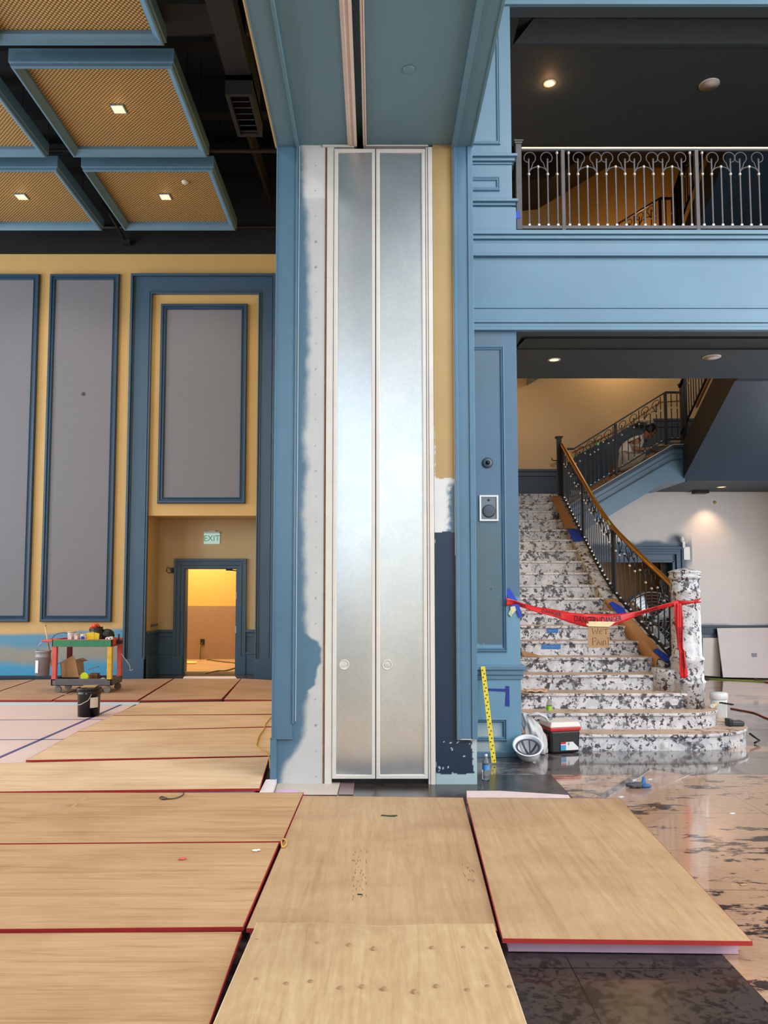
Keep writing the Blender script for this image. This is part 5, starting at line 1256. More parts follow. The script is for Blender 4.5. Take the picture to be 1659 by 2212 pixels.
textpart('9', .05, lambda a, c: cface(.03+a, .095+c)+Vector((0,-.0035,0)), M('navy_print', (30,40,80), .5), lab_)
b = MB(); q = Matrix.Rotation(ca, 3, 'Z') @ Vector((-W/2*.96-.006, -.03, .16)); b.obox(Vector((cx_,cy_,0))+q, (.002,0,0), (0,.035,0), (0,0,.03)); b.rot(Vector((cx_,cy_,0))+q, ca); part('side_label', b, M('side_label_red', (206,120,110), .5), cl)
tp = Vector((cx_-.1, cy_+.02, .327)); bottle(tp, .24, .03, 'clear drink bottle with green label standing on the cooler lid', M('green_label', (150,200,40), .5, var=.3, scale=80), 'drink_bottle')
# plastic bag
bgp = atZ(1160, 1636, .001); rb_ = thing('plastic_bag', 'crumpled translucent white plastic bag between hard hat and cooler', 'bag', tuple(bgp))
bmat = NT('white_film'); bmat.col(lin((232,228,230))); bmat.set(Roughness=.35); bmat.b.inputs['Transmission Weight'].default_value = .25; bmat.b.inputs['Alpha'].default_value = .92; bmat = bmat.m
b = MB()
ctr = [(0,(1167,1634),.085),(.2,(1165,1615),.1),(.45,(1159,1590),.1),(.7,(1150,1568),.085),(.88,(1142,1552),.06),(1,(1135,1542),.02)]
def bagf(u, v):
    k = 0
    while k < 4 and v > ctr[k+1][0]: k += 1
    a, c = ctr[k], ctr[k+1]; t = max(0,min(1,(v-a[0])/(c[0]-a[0]))); px = a[1][0]+(c[1][0]-a[1][0])*t; py = a[1][1]+(c[1][1]-a[1][1])*t; rr = a[2]+(c[2]-a[2])*t
    o_ = atY(px, py, bgp.y+.1); o_.y += .08*(1-t*0); an = 2*PI*u; w = 1+.16*math.sin(an*5+v*6)+.1*math.sin(an*9-v*11)+.12*noise.noise(Vector((math.cos(an)*2, math.sin(an)*2, v*5)))
    return (o_.x+rr*w*math.cos(an)*.95, o_.y+rr*w*math.sin(an)*.7, max(.004, o_.z))
b.grid(bagf, 48, 22); part('film', b, bmat, rb_, solid=.0015)
b = MB(); b.tube([atY(1140,1545,bgp.y+.1), atY(1160,1541,bgp.y+.15), atY(1178,1548,bgp.y+.15), atY(1186,1560,bgp.y+.13)], [.02,.05,.055,.03], 10, flat=.35); part('handle_loop', b, bmat, rb_)
b = MB(); c_ = atZ(1138,1612,.0); c_.x = X_(1131,1590,8.1); b.box(c_.x-.05, c_.x+.045, 8.04, 8.16, .0, .2); tag(part('brown_box', b, bpy.data.materials['shaded_and_brown_cardboard'], None, loc=(c_.x,8.08,0)), 'small brown package half hidden behind the plastic bag', 'box')
# hard hat upside down
hp = atZ(1136, 1641, 0.001); hc = Vector((hp.x+.012, hp.y-.06, .0)); hh_ = thing('hard_hat', 'white hard hat lying upside down on the floor beside the pilaster', 'hard hat', tuple(hc))
b = MB(); nn = [(.0001,.002),(.05,.008),(.09,.03),(.115,.07),(.128,.12),(.133,.15),(.15,.156),(.15,.162),(.13,.158),(.122,.12),(.108,.07),(.085,.036),(.0001,.014)]
b.lathe(nn, hc, 36); 
for v in b.v: v.y = hc.y+(v.y-hc.y)*1.16
b.rot(hc+Vector((0,0,.08)), math.radians(26), 'X'); b.rot(hc+Vector((0,0,.08)), math.radians(-8), 'Y'); mz = min(v.z for v in b.v)
for v in b.v: v.z -= mz-.002
part('shell', b, M('hat_white', (226,228,232), .3, var=.03), hh_)
b = MB(); 
b.tube([hc+Vector((.108*math.cos(t), .12*math.sin(t), .135)) for t in [2*PI*k/30 for k in range(30)]], .011, 6, closed=True, flat=.3)
for a_ in (0.35, 1.9): b.tube([hc+Vector((.105*math.cos(a_)*q, .118*math.sin(a_)*q, .05+.08*q*q)) for q in [-1+k/6 for k in range(13)]], .013, 6, flat=.25)
b.tube([hc+Vector((-.02,-.1,.13)), hc+Vector((.01,-.03,.09)), hc+Vector((.03,.05,.1)), hc+Vector((.04,.1,.13))], .008, 6)
b.rot(hc+Vector((0,0,.08)), math.radians(26), 'X'); b.rot(hc+Vector((0,0,.08)), math.radians(-8), 'Y')
for v in b.v: v.z -= mz-.002
part('suspension', b, M('strap_grey', (70,70,78), .6), hh_)
# gloves, paper scraps
gp = atZ(1378,1702,.003); gl = thing('work_gloves', 'grey and blue work glove crumpled on the taupe floor inlay', 'glove', tuple(gp))
b = MB(); b.ball(gp+Vector((0,0,.025)), .045, sc=(1.3,.8,.6)); b.ball(gp+Vector((-.05,.02,.022)), .032, sc=(1,.8,.7)); b.tube([gp+Vector((-.02,-.03,.02)), gp+Vector((-.07,-.02,.03)), gp+Vector((-.09,.02,.02))], .014, 8); part('palm', b, M('glove_grey', (70,74,78), .8), gl)
b = MB(); b.tube([gp+Vector((.03,0,.02)), gp+Vector((.06,.02,.05)), gp+Vector((.065,.04,.08))], [.02,.018,.012], 8); b.tube([gp+Vector((.03,-.02,.02)), gp+Vector((.09,-.02,.022)), gp+Vector((.11,-.0,.015))], [.018,.018,.01], 8); part('fingers', b, M('glove_blue', (40,92,150), .6), gl)
for (x, y, lab) in ((1342,1722,'white paper scrap on the floor behind the honey plywood sheet'),(1404,1684,'white crumb of plaster right of the gloves'),(1370,1686,'white crumb of plaster left of the gloves'),(1582,1758,'small white chip on the tan floor near the right edge'),(1606,1912,'tan flake on the veined floor near the right edge')):
    p = atZ(x, y, .003); b = MB(); b.obox(p+Vector((0,0,.003)), (.018,.004,.001), (-.003,.009,0), (0,0,.002)); tag(part('paper_scrap', b, white_pl if 'tan' not in lab[:3] else cardb, None, loc=tuple(p)), lab, 'scrap')
b = MB(); b.prism([atY(x, y, 8.22) for x, y in ((1435,1604),(1444,1602),(1443,1615),(1437,1614))], (0,.003,0)); tag(part('paper_scrap', b, white_pl, None, loc=tuple(atY(1440,1614,8.22))), 'white paper strip leaning on the lowest stair riser', 'scrap')
# items on the steps
def stepY(i): return Y0+(i-1)*GO
rg = atY(1152,1480,stepY(4)+.0); rz = 3*RIS+.002; ry = stepY(3)+.1
b = MB(); b.grid(lambda u, v: (X_(1150,1483,ry)-.09+.24*u, ry-.1+.15*v, rz+.004+.035*abs(math.sin(u*7+v*2))*(1-abs(2*v-1)*.6)+.01*math.sin(v*9)), 16, 8); tag(part('rag', b, M('pinkish_rag', (208,170,140), .9), None, loc=(X_(1150,1483,ry), ry, rz), solid=.003), 'crumpled tan rag on the third stair step at the left', 'rag')
for (pts, i, lab) in (([(1181,1358),(1206,1358),(1206,1367),(1181,1367)],7,'short blue tape label with writing on the seventh stair riser'),([(1170,1393),(1211,1392),(1211,1402),(1169,1402)],6,'longer blue tape label with writing on the sixth stair riser')):
    yy = stepY(i)-.003; P_ = [atY(x, y, yy) for x, y in pts]; b = MB(); b.prism(P_, (0,-.002,0)); o = part('tape_label', b, M('light_blue_tape', (46,112,186), .6) if i == 7 else bpy.data.materials['light_blue_tape'], None, loc=tuple(P_[0])); tag(o, lab, 'tape')
    c_ = sum(P_, Vector())/4; W_ = (P_[1]-P_[0]).length; b = MB(); pts_ = [c_+Vector((W_*(k/13-.46)*.8, -.004, .012*math.sin(k*2.4))) for k in range(13)]; b.tube(pts_, .0025, 5); part('lettering', b, M('pale_scribble', (140,190,220), .6) if i == 7 else bpy.data.materials['pale_scribble'], o)
slab2 = MB(); yy = stepY(5)+.12; slab2.prism([Vector((x, y, 5*RIS+.004+dz)) for x, y, dz in ((X_(1128,1412,yy),yy-.1,0),(X_(1162,1412,yy),yy-.11,0),(X_(1150,1408,yy),yy+.08,.02),(X_(1128,1405,yy),yy+.1,.05))], (0,0,.012)); tag(part('cardboard_scrap', slab2, cardb, None, loc=(X_(1140,1412,yy), yy, 5*RIS)), 'cardboard scrap on the left of the fifth stair step', 'cardboard')
# pilaster knot of tape where barrier starts
k0 = YM-.012
tpatch([atY(x, y, k0) for x, y in ((1092,1276),(1100,1270),(1119,1300),(1128,1331),(1122,1335),(1112,1310),(1104,1312)) ], (0,-.004,0), 'royal blue tape strip pinning the barrier tape to the pilaster')
tpatch([atY(x, y, k0-.006) for x, y in ((1102,1311),(1112,1309),(1115,1318),(1106,1328))], (0,-.003,0), 'cream masking tape scrap below the blue tape on the pilaster', masking)
tpatch([atY(x, y, k0-.003) for x, y in ((1098,1326),(1104,1313),(1108,1318),(1105,1333))], (0,-.003,0), 'pale green tape scrap hanging under the pilaster knot', M('pale_green_tape', (190,200,170), .7))
# barrier tape
dt_ = thing('barrier_tape', 'red danger barrier tape sagging across the staircase', 'tape', tuple(atY(1105,1300,YM-.03)))
TP = [(1094,1300,7.90,9),(1110,1301,7.92,5),(1130,1308,7.95,5),(1160,1317,8.05,6),(1195,1324,8.15,8),(1230,1334,8.3,11),(1262,1340,8.4,14),(1290,1341,8.45,15),(1318,1340,8.5,13),(1345,1334,8.55,9),(1380,1325,8.62,5),(1420,1313,8.7,4.5),(1452,1305,8.75,5),(1466,1302,8.77,7)]
def tpt(s):
    s = max(0, min(len(TP)-1.001, s)); k = int(s); t = s-k; a, c = TP[k], TP[k+1]; q = [a[j]+(c[j]-a[j])*t for j in range(4)]; return q
def tpos(s, v):
    px, py, Y, hw = tpt(s); tw = .25*math.sin(s*1.3); o_ = atY(px, py+v*hw, Y); o_.y += v*.02*tw*3; return o_
b = MB(); b.grid(lambda u, v: tpos(u*(len(TP)-1), v*2-1), 90, 4); part('ribbon', b, red_tape, dt_, solid=.001)
for s, txt in ((1.6,'DANGER'),(3.9,'DANGER'),(6.1,'DANGER'),(8.1,'DANGER'),(10.4,'DANGER')):
    sc_ = (tpt(s)[3])/9
    wpx = 42 if txt == 'DANGER' else 20
    def fn(a, c, s=s, sc_=sc_):
        ss = s + a*9.6*.8; p = tpos(ss, 0); q = tpos(ss, -1); d_ = (q-p)
        return p + d_*(c/.07) + Vector((0,-.004,0))
    vs, fs = textmesh(txt, .1); mx = max(abs(v.x) for v in vs); mb = MB(); K = (.62 if s < 5 or s > 9 else .8)/mx
    mb.add([tpos(s+v.x*K, -(v.y/.05)*.75)+Vector((0,-.005,0)) for v in vs], fs); part('lettering', mb, black_ink, dt_)
mb = MB(); 
for v in textmesh('-', .1)[0]: pass
vs, fs = textmesh('OUT', .1); mx = max(abs(v.x) for v in vs); mb.add([tpos(7.1+v.x*.3/mx, -(v.y/.05)*.5)+Vector((0,-.005,0)) for v in vs], fs); part('lettering', mb, black_ink, dt_)
# around the pillar, from the knot to the right
pr_ = .166; cpx, cpy = pc[0], pc[1]
b = MB(); a0, a1_ = math.radians(200), math.radians(352)
def wrap(u, v):
    t = a0+(a1_-a0)*u; zc_ = Z_(1304-8*u, 8.82); return (cpx+pr_*1.02*math.cos(t), cpy+pr_*1.02*math.sin(t), zc_+.022*(1+.25*math.sin(u*9))*(v*2-1))
b.grid(wrap, 24, 2); part('pillar_wrap', b, red_tape, dt_, solid=.001)
b = MB(); yk = 8.72
def hang(u, v):
    px = 1464+ (1474-1464)*v + (4 if v > .6 else 0)*v; w_ = 7.5+1.5*math.sin(v*8); py = 1303+163*v - (8*abs(u-.5) if v > .95 else 0); o_ = atY(px+(u-.5)*2*w_, py, yk+.012*math.sin(u*9+v*5)); return o_
b.grid(hang, 8, 40); tl = part('hanging_tail', b, red_tape, dt_, solid=.001)
for v0, txt in ((.42,'DANGER'),(.76,'DANGER')):
    vs, fs = textmesh(txt, .1); mx = max(abs(v.x) for v in vs); mb = MB(); mb.add([Vector(hang(.5+v.y/.05*.28, v0+v.x/mx*.105))+Vector((0,-.016,0)) for v in vs], fs); part('lettering', mb, black_ink, tl)
# WET PAINT sign
sg = thing('cardboard_sign', 'cardboard sign reading WET PAINT taped to the barrier tape', 'sign', tuple(atY(1294,1375,8.42)))
ysn = 8.43; b = MB(); b.prism([atY(x, y, ysn) for x, y in ((1270,1352),(1317,1352),(1317,1399),(1270,1399))], (0,.004,0)); part('card', b, cardb, sg)
b = MB(); b.prism([atY(x, y, ysn-.01) for x, y in ((1260,1342),(1329,1343),(1322,1350),(1315,1354),(1272,1353),(1266,1350))], (0,-.002,0)); part('masking_tape', b, masking, sg, label='cream masking tape holding the card')
ST = [ # strokes in photo pixels
 [(1279,1357),(1282,1370),(1286,1361),(1289,1369),(1292,1357)], [(1295,1365),(1301,1363),(1299,1359),(1295,1362),(1295,1368),(1301,1369)], [(1303,1360),(1315,1359)], [(1309,1360),(1309,1370)],
 [(1280,1378),(1281,1394)], [(1279,1379),(1286,1377),(1289,1381),(1286,1385),(1280,1386)], [(1289,1394),(1293,1382),(1297,1393)], [(1290,1389),(1296,1388)], [(1300,1384),(1301,1394)], [(1304,1394),(1304,1384),(1308,1383),(1309,1393)], [(1310,1378),(1317,1377)], [(1314,1378),(1314,1394)]]
for s in ST:
    b = MB(); b.tube([atY(x, y, ysn-.001) for x, y in s], .0028, 5, flat=.5); part('lettering', b, black_ink, sg)
# drywall sheets leaning on rear wall
def lean(pts, off, lab, m=drywall):
    P_ = []
    for k, (x, y) in enumerate(pts): P_.append(atY(x, y, YW-.1 if y < 1400 else YW-.32-off))
    b = MB(); b.prism(P_, (0,.014,0)); c_ = sum(P_, Vector())/4; o = part('drywall_sheet', b, m, None, loc=(c_.x, c_.y, .0)); return tag(o, lab, 'drywall sheet')
o1 = lean([(1549,1357),(1760,1355),(1770,1467),(1562,1463)], .0, 'large pale drywall sheet leaning on the rear wall at the right edge')
b = MB(); b.prism([atY(x, y, YW-.23) for x, y in ((1624,1411),(1635,1411),(1636,1433),(1626,1433))], (0,-.002,0)); part('stamp', b, M('grey_stamp', (150,146,160), .8), o1)
b = MB(); b.prism([atY(1518,1378,YW-.06), atY(1556,1378,YW-.06), atY(1556,1462,YW-.12), atY(1518,1459,YW-.12)], (0,.014,0)); tag(part('drywall_sheet', b, white_wall, None, loc=tuple(atY(1537,1460,YW-.12))), 'white sheet standing behind the larger leaning drywall', 'drywall sheet')
curve([atZ(x, y, .01) for x, y in ((1530,1466),(1580,1469),(1640,1472),(1700,1478))], .012, M('lime_cord', (120,150,60), .5), 'green_cord', 'green cord along the floor before the leaning drywall', 'cord')
curve([atZ(x, y, .01) for x, y in ((1628,1466),(1645,1471),(1659,1474),(1700,1478))], .015, M('brown_red_cord', (130,60,44), .5), 'red_cord', 'reddish cord on the floor at the foot of the drywall', 'cord')
# white bucket, tube, charger
wb_ = atZ(1553, 1547, 0); wy = 9.35; wx = X_(1553, 1520, wy); wr_ = .092*1.05; t = thing('white_bucket', 'white plastic bucket behind the stone pillar on the floor', 'bucket', (wx, wy, 0)); zt_ = Z_(1496, wy)
b = MB(); b.lathe([(.0001,.003),(wr_*.85,.003),(wr_*.95,zt_*.7),(wr_*1.0,zt_*.93)], (wx,wy,0), 26); part('body', b, white_pl, t)
b = MB(); b.lathe([(wr_*1.05,zt_*.84),(wr_*1.08,zt_*.85),(wr_*1.06,zt_*.97),(wr_*.98,zt_),(.0001,zt_)], (wx,wy,0), 26); part('lid', b, white_pl, t)
q = Vector((X_(1541,1520,8.9), 8.9, .356+.026)); tb = thing('caulk_tube', 'short yellow and white tube on the second step beside the pillar', 'tube', tuple(q))
b = MB(); b.tube([q+Vector((-.02,-.03,0)), q+Vector((.04,.05,.0))], .024, 14); part('tube', b, M('dirty_yellow', (196,170,60), .5, var=.2, scale=30), tb); b = MB(); b.tube([q+Vector((-.034,-.05,0)), q+Vector((-.02,-.03,0))], .025, 14); part('white_end', b, white_pl, tb)
q = Vector((X_(1581,1550,8.85), 8.75, RIS+.002)); ch = thing('battery_charger', 'flat black tool charger on the lowest step at the right', 'charger', tuple(q))
b = MB(); b.box(q.x-.07, q.x+.075, q.y-.05, q.y+.06, q.z, q.z+.055); part('body', b, M('charger_grey', (44,46,52), .4), ch, bevel=.012); b = MB(); b.box(q.x-.11, q.x-.06, q.y-.06, q.y+.05, q.z, q.z+.08); part('battery', b, black_pl, ch, bevel=.01)
og = M('brown_orange_cord', (150,72,44), .5)
curve([atZ(x, y, .01) for x, y in ((1578,1530),(1600,1534),(1630,1540),(1659,1552),(1700,1560))], .01, og, 'extension_cord', 'reddish brown cord running right across the grey floor', 'cord')
b = MB(); c0 = atZ(1530,1511,0); q = atY(1558,1518,9.15); 
for k in range(5): b.obox(q+Vector((.04*k,.02*k,-.008*k)), (.022,.004,0), (0,.01,0), (0,0,.008))
tag(part('serrated_blade', b, iron, None, loc=tuple(q)), 'dark toothed strip resting by the white bucket', 'blade')
# tangled cord at the bottom of lowest step
q = Vector((4.22, 8.62, 0)); b = MB(); b.tube([q+Vector((.0,0,.012)), q+Vector((.06,.0,.04)), q+Vector((.03,.06,.07)), q+Vector((-.0,.1,.1))], .012, 8); tag(part('black_hose_end', b, black_pl, None, loc=tuple(q)), 'short black cord end at the right corner of the lowest step', 'cord')
# fan behind the railing
fc = atY(1405,1342,13.0); fn_ = thing('pedestal_fan', 'large round drum fan on a stand behind the stair railing', 'fan', (fc.x, fc.y, 0)); R = .5
b = MB(); b.lathe([(R,-.12),(R,.12),(R-.015,.12),(R-.015,-.12),(R,-.12)], fc, 44, axis='y', cap=False); part('drum', b, M('galvanised_drum', (132,132,136), .4, metal=.5), fn_)
b = MB()
for k in range(1, 9): b.tube([fc+Vector((R*k/9*math.cos(t), -.115, R*k/9*math.sin(t))) for t in [2*PI*i/32 for i in range(32)]], .0035, 4, closed=True)
for k in range(10): t = 2*PI*k/10; b.tube([fc+Vector((.05*math.cos(t), -.12, .05*math.sin(t))), fc+Vector((R*math.cos(t), -.115, R*math.sin(t)))], .005, 4)
part('guard', b, M('guard_wire', (120,120,126), .4), fn_)
for k in range(4):
    t = 2*PI*k/4+.4; d1_ = Vector((math.cos(t),0,math.sin(t))); n1 = Vector((-math.sin(t),0,math.cos(t))); b = MB(); b.add([fc+d1_*.08+n1*.04+Vector((0,-.03,0)), fc+d1_*.44+n1*.13+Vector((0,-.04,0)), fc+d1_*.44-n1*.09+Vector((0,.04,0)), fc+d1_*.08-n1*.04+Vector((0,.03,0))], [(0,1,2,3)]); part('blade', b, M('fan_blade', (178,180,186), .35, metal=.5) if k == 0 else bpy.data.materials['fan_blade'], fn_, solid=.004)
b = MB(); b.lathe([(.0001,-.14),(.07,-.13),(.09,-.08),(.09,.1),(.0001,.1)], fc, 24, axis='y'); part('motor_hub', b, black_pl, fn_)
b = MB(); b.tube([fc+Vector((0,.05,-R)), Vector((fc.x,fc.y+.05,.04))], .03, 10); b.lathe([(.0001,.0),(.35,.0),(.35,.03),(.05,.06),(.0001,.06)], (fc.x,fc.y+.05,0), 28); part('stand', b, iron, fn_)
# rags at top newel and on the landing, hook, green dot
b = MB(); q = atY(1216,1016,13.3); q = Vector((X_(1201,1018,13.35), 13.35, 3.9)); 
b.ball(q, .09, sc=(1.2,.8,.5)); b.ball(q+Vector((.05,0,.02)), .06); tag(part('cloth_bundle', b, M('cream_cloth', (206,188,164), .9), None, loc=tuple(q)), 'cream cloth bundle behind the black newel at the stair top', 'cloth')
b = MB(); q = atY(1203,994,13.2); b.tube([q+Vector((-.09,0,.04)), q+Vector((-.08,0,0)), q+Vector((-.04,0,-.01)), q+Vector((.06,0,-.01))], .009, 6); tag(part('rail_hook', b, iron, None, loc=tuple(q)), 'small black hook sticking out left of the upper newel', 'hook')
b = MB(); q = atY(1292,959,13.38); b.obox(q, (.018,0,0), (0,.003,0), (0,0,.022)); tag(part('tape_tag', b, M('bright_green_tape', (50,200,70), .5), None, loc=tuple(q)), 'bright green tape tag on the scrollwork above the curb', 'tape')
b = MB(); pp = p1(10.62)+Vector((-.035,0,H1-.0)); b.obox(pp+Vector((0,-.03,.022)), (.012,0,0), (0,.05,.03), (0,0,.003)); tag(part('tape_tag', b, M('pale_green_wrap', (120,170,90), .5), None, loc=tuple(pp)), 'pale green tape wrapped where two brass handrail lengths meet', 'tape')
b = MB()
q = p1(10.22)+Vector((.07,0,.02))
for k in range(7): b.ball(q+Vector((.02*k, -.07*k, .03+.02*math.sin(k*2)-.045*k)), .02, seg=8)
tag(part('lime_rag', b, M('speckled_rag', (170,150,130), .9, var=.5, scale=60), None, loc=tuple(q)), 'lumpy spattered debris along the railing foot by the middle post', 'debris')
# cloth bundle on hall wall rail
b = MB(); q = atY(1393,909,15.9); b.ball(q, .12, sc=(1.6,.7,.4)); b.ball(q+Vector((.1,0,-.03)), .08, sc=(1.2,.7,.5)); tag(part('folded_cloth', b, bpy.data.materials['cream_cloth'], None, loc=tuple(q)), 'pale folded cloth lying on the hall chair rail above the person', 'cloth')
b = MB(); q = atY(1462,954,13.5); b.ball(q, .09, sc=(1.5,.8,.25)); tag(part('landing_rag', b, bpy.data.materials['cream_cloth'], None, loc=tuple(q)), 'pale rag on the landing edge beside the middle newel', 'rag')
b = MB(); q = atY(1428,962,13.6); b.obox(q+Vector((0,0,0)), (.12,0,.0), (0,.05,0), (0,0,.02)); tag(part('wood_strip', b, M('pale_plank', (196,168,128), .7), None, loc=tuple(q)), 'pale wood strip beside the person on the stair flight', 'plank')
b = MB(); q = atY(1119,468,YR); b.obox(q+Vector((-.02,-.035,0)), (.03,0,.01), (0,.002,0), (-.008,0,.04)); tag(part('tape_scrap', b, blue_tape, None, loc=tuple(q)), 'blue tape scrap on the balcony newel post', 'tape')
q = atY(1263,332,8.6)
# ================================================================= PERSON
YQ = 13.95
def pj(px, py, dy=0): return atY(px, py, YQ+dy)
def skinned(name, joints, edges, mat, parent=None, root=0, sub=2, loc=None):
    me = bpy.data.meshes.new(name); off = worldloc(parent) if parent else Vector(loc)
    me.from_pydata([tuple(Vector(j[0])-off) for j in joints], edges, []); o = bpy.data.objects.new(name, me); C.objects.link(o)
    if parent: o.parent = parent
    else: o.location = off
    md = o.modifiers.new('skin', 'SKIN'); me.materials.append(mat)
    for i, j in enumerate(joints):
        r = j[1]; me.skin_vertices[0].data[i].radius = (r, r) if not isinstance(r, tuple) else r; me.skin_vertices[0].data[i].use_root = (i == root)
    md.use_smooth_shade = True; s = o.modifiers.new('sub', 'SUBSURF'); s.levels = sub; s.render_levels = sub
    return o
base = pj(1345, 1012)
P = thing('person', 'person in white shirt kneeling and bending forward on the stair flight behind the railing', 'person', tuple(base))
hip = pj(1350,990); sp1 = pj(1357,972); chest = pj(1372,955); neck = pj(1390,944); head0 = pj(1398,938); headc = pj(1404,931)
# whole body: skin surface
J = [(hip,.125),(sp1,.12),(chest,.13),(neck,.055),(head0,.055),
     (pj(1376,953,-.17),.06),(pj(1370,972,-.22),.042),(pj(1396,970,-.2),.03),(pj(1402,968,-.18),.026),
     (pj(1380,952,.16),.06),(pj(1378,970,.2),.042),(pj(1400,972,.14),.03),(pj(1405,970,.12),.026),
     (pj(1352,992,-.12),.095),(pj(1392,986,-.16),.07),(pj(1362,1008,-.16),.05),(pj(1330,1016,-.16),.035),
     (pj(1352,990,.12),.095),(pj(1392,980,.14),.07),(pj(1365,998,.16),.05),(pj(1335,1004,.16),.035)]
E = [(0,1),(1,2),(2,3),(3,4),(2,5),(5,6),(6,7),(7,8),(2,9),(9,10),(10,11),(11,12),(0,13),(13,14),(14,15),(15,16),(0,17),(17,18),(18,19),(19,20)]
body = skinned('body', J, E, skin, P)
shirt = skinned('shirt', [(pj(1346,988),.165),(sp1,.165),(chest,.175),(pj(1384,948),.09),(pj(1376,953,-.17),.1),(pj(1372,966,-.21),.085),(pj(1380,952,.16),.1),(pj(1379,964,.19),.07)], [(0,1),(1,2),(2,3),(2,4),(4,5),(2,6),(6,7)], white_cloth, P)
tr = skinned('trousers', [(pj(1346,990),.15),(pj(1352,993,-.12),.115),(pj(1393,986,-.16),.09),(pj(1362,1009,-.16),.07),(pj(1334,1015,-.16),.055),(pj(1352,991,.12),.115),(pj(1393,980,.14),.09),(pj(1365,999,.16),.07),(pj(1338,1004,.16),.055)], [(0,1),(1,2),(2,3),(3,4),(0,5),(5,6),(6,7),(7,8)], pants, P)
# head with face, looking down to the right
b = MB(); n0 = len(b.v); b.ball((0,0,0), .105, seg=20, sc=(.98,.78,1.15))
for v in b.v:
    if v.x > .0 and v.z < 0: v.x *= .95; 
    if v.z < -.04: v.x = v.x*.85+.012; v.y *= .84
b.ball((.102,0,-.015), .019, sc=(.9,.7,1.5)); b.ball((.088,0,-.065), .016, sc=(.7,1.6,.5)); b.ball((.07,0,-.1), .03, sc=(.9,1,.7))
b.ball((0,-.082,-.015), .026, sc=(.7,.4,1.2)); b.ball((0,.082,-.015), .026, sc=(.7,.4,1.2))
b.rot((0,0,0), math.radians(38), 'Y')
for v in b.v: v += headc
hd = part('head', b, skin, P)
b = MB()
for sy in (-1, 1): b.ball((.088, sy*.032, .018), .012, sc=(.6,1,.8))
b.rot((0,0,0), math.radians(38), 'Y')
for v in b.v: v += headc
part('eyes', b, black_pl, hd)
b = MB(); b.ball((-.012,0,.02), .115, seg=22, sc=(1.0,.86,1.1))
b.v = b.v; keep = []
for f in b.f:
    c_ = sum((b.v[i] for i in f), Vector())/len(f)
    if not (c_.x > .03 and c_.z < .065) and c_.z > -.07: keep.append(f)
b.f = keep; b.m = [0]*len(keep); b.sm = [True]*len(keep)
b.ball((.05,0,.085), .05, sc=(1.1,1.2,.6)); b.rot((0,0,0), math.radians(38), 'Y')
for v in b.v: v += headc
part('hair', b, hair, P, solid=.006)
b = MB(); b.tube([pj(1388,944,-.05), pj(1392,950,-.07), pj(1396,952,0), pj(1392,950,.07), pj(1388,943,.05)], .016, 8); part('collar', b, M('navy_collar', (40,48,66), .8), P)
# hands: palm with five fingers each, curled on the work
def hand(w, d, side):
    w = Vector(w); d = Vector(d).normalized(); up = Vector((0,0,1)); s = d.cross(up).normalized()*side
    js = [(w,.026),(w+d*.045,(.034,.016)),(w+d*.085,(.036,.014))]; es = [(0,1),(1,2)]
    for k, (o_, L) in enumerate(((-.03,.062),(-.01,.072),(.01,.068),(.028,.052))):
        a = len(js); js += [(w+d*.092+s*o_,.0092),(w+d*(.095+L*.5)+s*o_*1.1-up*.008,.0085),(w+d*(.09+L*.8)+s*o_*1.1-up*.034,.0075)]; es += [(2,a),(a,a+1),(a+1,a+2)]
    a = len(js); js += [(w+d*.04-s*.036-up*.006,.011),(w+d*.075-s*.05-up*.022,.0095),(w+d*.098-s*.042-up*.036,.008)]; es += [(1,a),(a,a+1),(a+1,a+2)]
    return skinned('hand', js, es, skin, P, sub=1)
hand(pj(1402,968,-.18), (1,.2,-.35), 1); hand(pj(1405,970,.12), (1,-.3,-.3), -1)
for dy, (x, y) in ((-.16,(1330,1016)),(.16,(1335,1004))):
    p = pj(x, y, dy); b = MB(); b.tube([p+Vector((.05,0,.0)), p+Vector((-.04,0,-.01)), p+Vector((-.1,0,-.05)), p+Vector((-.11,0,-.1))], [.045,.05,.045,.03], 10); part('shoe', b, M('brown_shoe', (96,64,48), .7) if dy < 0 else bpy.data.materials['brown_shoe'], P)
# ================================================================= LIGHT
def area(name, loc, rot, sx, sy, power, col):
    l = bpy.data.lights.new(name, 'AREA'); l.shape = 'RECTANGLE'; l.size = sx; l.size_y = sy; l.energy = power; l.color = col
    o = bpy.data.objects.new(name, l); C.objects.link(o); o.location = loc; o.rotation_euler = rot; return o
def point(name, loc, power, col, r=.05):
    l = bpy.data.lights.new(name, 'POINT'); l.energy = power; l.color = col; l.shadow_soft_size = r
    o = bpy.data.objects.new(name, l); C.objects.link(o); o.location = loc; return o
def spot(name, loc, tgt, power, col, ang=90, blend=.8, r=.05):
    l = bpy.data.lights.new(name, 'SPOT'); l.energy = power; l.color = col; l.spot_size = math.radians(ang); l.spot_blend = blend; l.shadow_soft_size = r
    o = bpy.data.objects.new(name, l); C.objects.link(o); o.location = loc
    o.rotation_euler = (Vector(tgt)-Vector(loc)).to_track_quat('-Z', 'Y').to_euler(); return o
DAY = (.86,.94,1.0)
PW = [1150, 1350, 4300, 1500, 1900, 2100]
for i, (a, c, z0, z1) in enumerate(wins):
    area('daylight_window', ((a+c)/2, -6.9, (z0+z1)/2), (math.radians(90), 0, PI), c-a-.1, z1-z0-.1, PW[i], DAY)
for yy in (2.5, 7.0, 11.5): area('side_daylight_fill', (-11.9, yy, 4.6), (math.radians(90), 0, math.radians(-90)), 2.6, 6.5, 850, DAY)  # daylight fill added to lift the dark ballroom; side windows are assumed
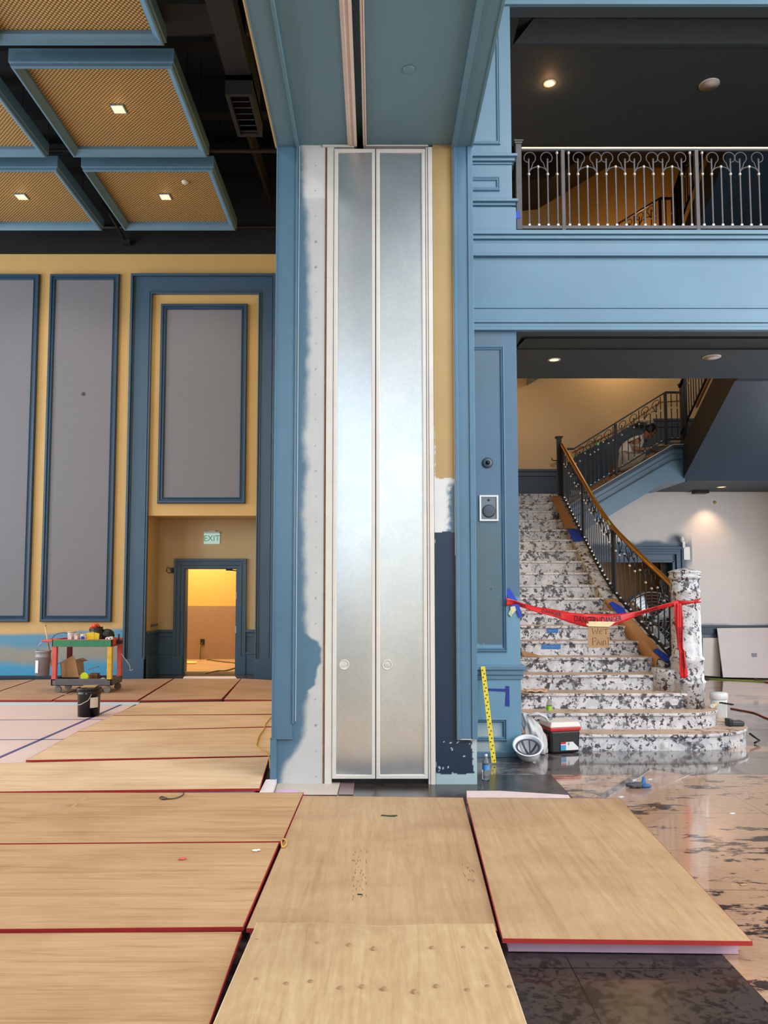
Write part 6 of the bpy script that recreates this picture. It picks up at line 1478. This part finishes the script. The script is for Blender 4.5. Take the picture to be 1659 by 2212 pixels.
for yy in (-3.5, 1.5): area('side_daylight_fill', (8.7, yy, 5.0), (math.radians(90), 0, math.radians(90)), 3.2, 7, 1500, DAY)  # lobby fill added through assumed side windows, none of them seen
area('side_daylight_fill', (8.5, 11.2, 1.5), (math.radians(78), 0, math.radians(90)), 3.4, 2.2, 500, DAY)  # fill added to brighten the white rear wall; no window exists here
area('lobby_top_fill', (5, 1.0, 9.9), (0,0,0), 6, 7, 1400, DAY)  # overhead fill added to even out the lobby; no skylight known
WARM = (1.0,.62,.3)
L1 = atZ(1197, 777, CE1); L2 = atZ(1187, 180, CE2)
spot('downlight_glow', (L1.x, L1.y, CE1-.05), (L1.x, L1.y, 0), 90, WARM, 110)
spot('downlight_glow', (L2.x, L2.y, CE2-.05), (L2.x, L2.y, 0), 60, WARM, 110)
L3 = atZ(1558, 1052, 3.63)
spot('downlight_glow', (L3.x, L3.y+.4, 3.5), (L3.x+.02, 15.0, 1.9), 75, (1,.66,.42), 95, 1)
point('hall_lamp', (1.95, 15.3, 5.6), 34, WARM, .1)
point('hall_lamp', (5.2, 15.5, 6.9), 70, WARM, .1)
point('hall_lamp', (5.9, 15.3, 8.9), 60, (1,.55,.22), .1)
point('hall_lamp', (2.6, 13.0, 10.5), 14, WARM, .1)
area('corridor_lamp', (-4.2, 17.1, 3.9), (0,0,0), 1.2, 1.2, 340, (1,.85,.6))
for (xa, xb_) in cols:
    for (ya, yb) in rows: spot('panel_lamp', ((xa+xb_)/2, (ya+yb)/2, ZP+.08), ((xa+xb_)/2, (ya+yb)/2, 0), 330, (1,.86,.68), 120, .7, .08)
for (xa, xb_) in cols:
    for (ya, yb) in rows: point('panel_halo', ((xa+xb_)/2, (ya+yb)/2, ZP+.06), 1.6, (1,.55,.22), .04)
point('downlight_halo', (L2.x, L2.y, CE2-.05), 6, (1,.5,.2), .03)
for yy in (2, -2.5): area('ballroom_top_fill', (-6, yy, 9.6), (0,0,0), 2, 2, 420, (1,.93,.84))  # unseen overhead fill added to brighten the ballroom floor, no fixtures here
point('closet_lamp', (4.2, 15.7, 2.8), 5, WARM, .1)
wd_ = 0
w = bpy.data.worlds.new('world'); bpy.context.scene.world = w; w.use_nodes = True
bg = w.node_tree.nodes['Background']; bg.inputs[0].default_value = (.62,.76,1,1); bg.inputs[1].default_value = 1.2
sc = bpy.context.scene
sc.view_settings.view_transform = 'Standard'; sc.view_settings.look = 'None'; sc.view_settings.gamma = 1; sc.view_settings.use_curve_mapping = False
sc.view_settings.exposure = -0.9
sc.cycles.max_bounces = 8; sc.cycles.diffuse_bounces = 5; sc.cycles.glossy_bounces = 4; sc.cycles.caustics_reflective = False; sc.cycles.caustics_refractive = False
try: sc.cycles.use_denoising = True
except Exception: pass
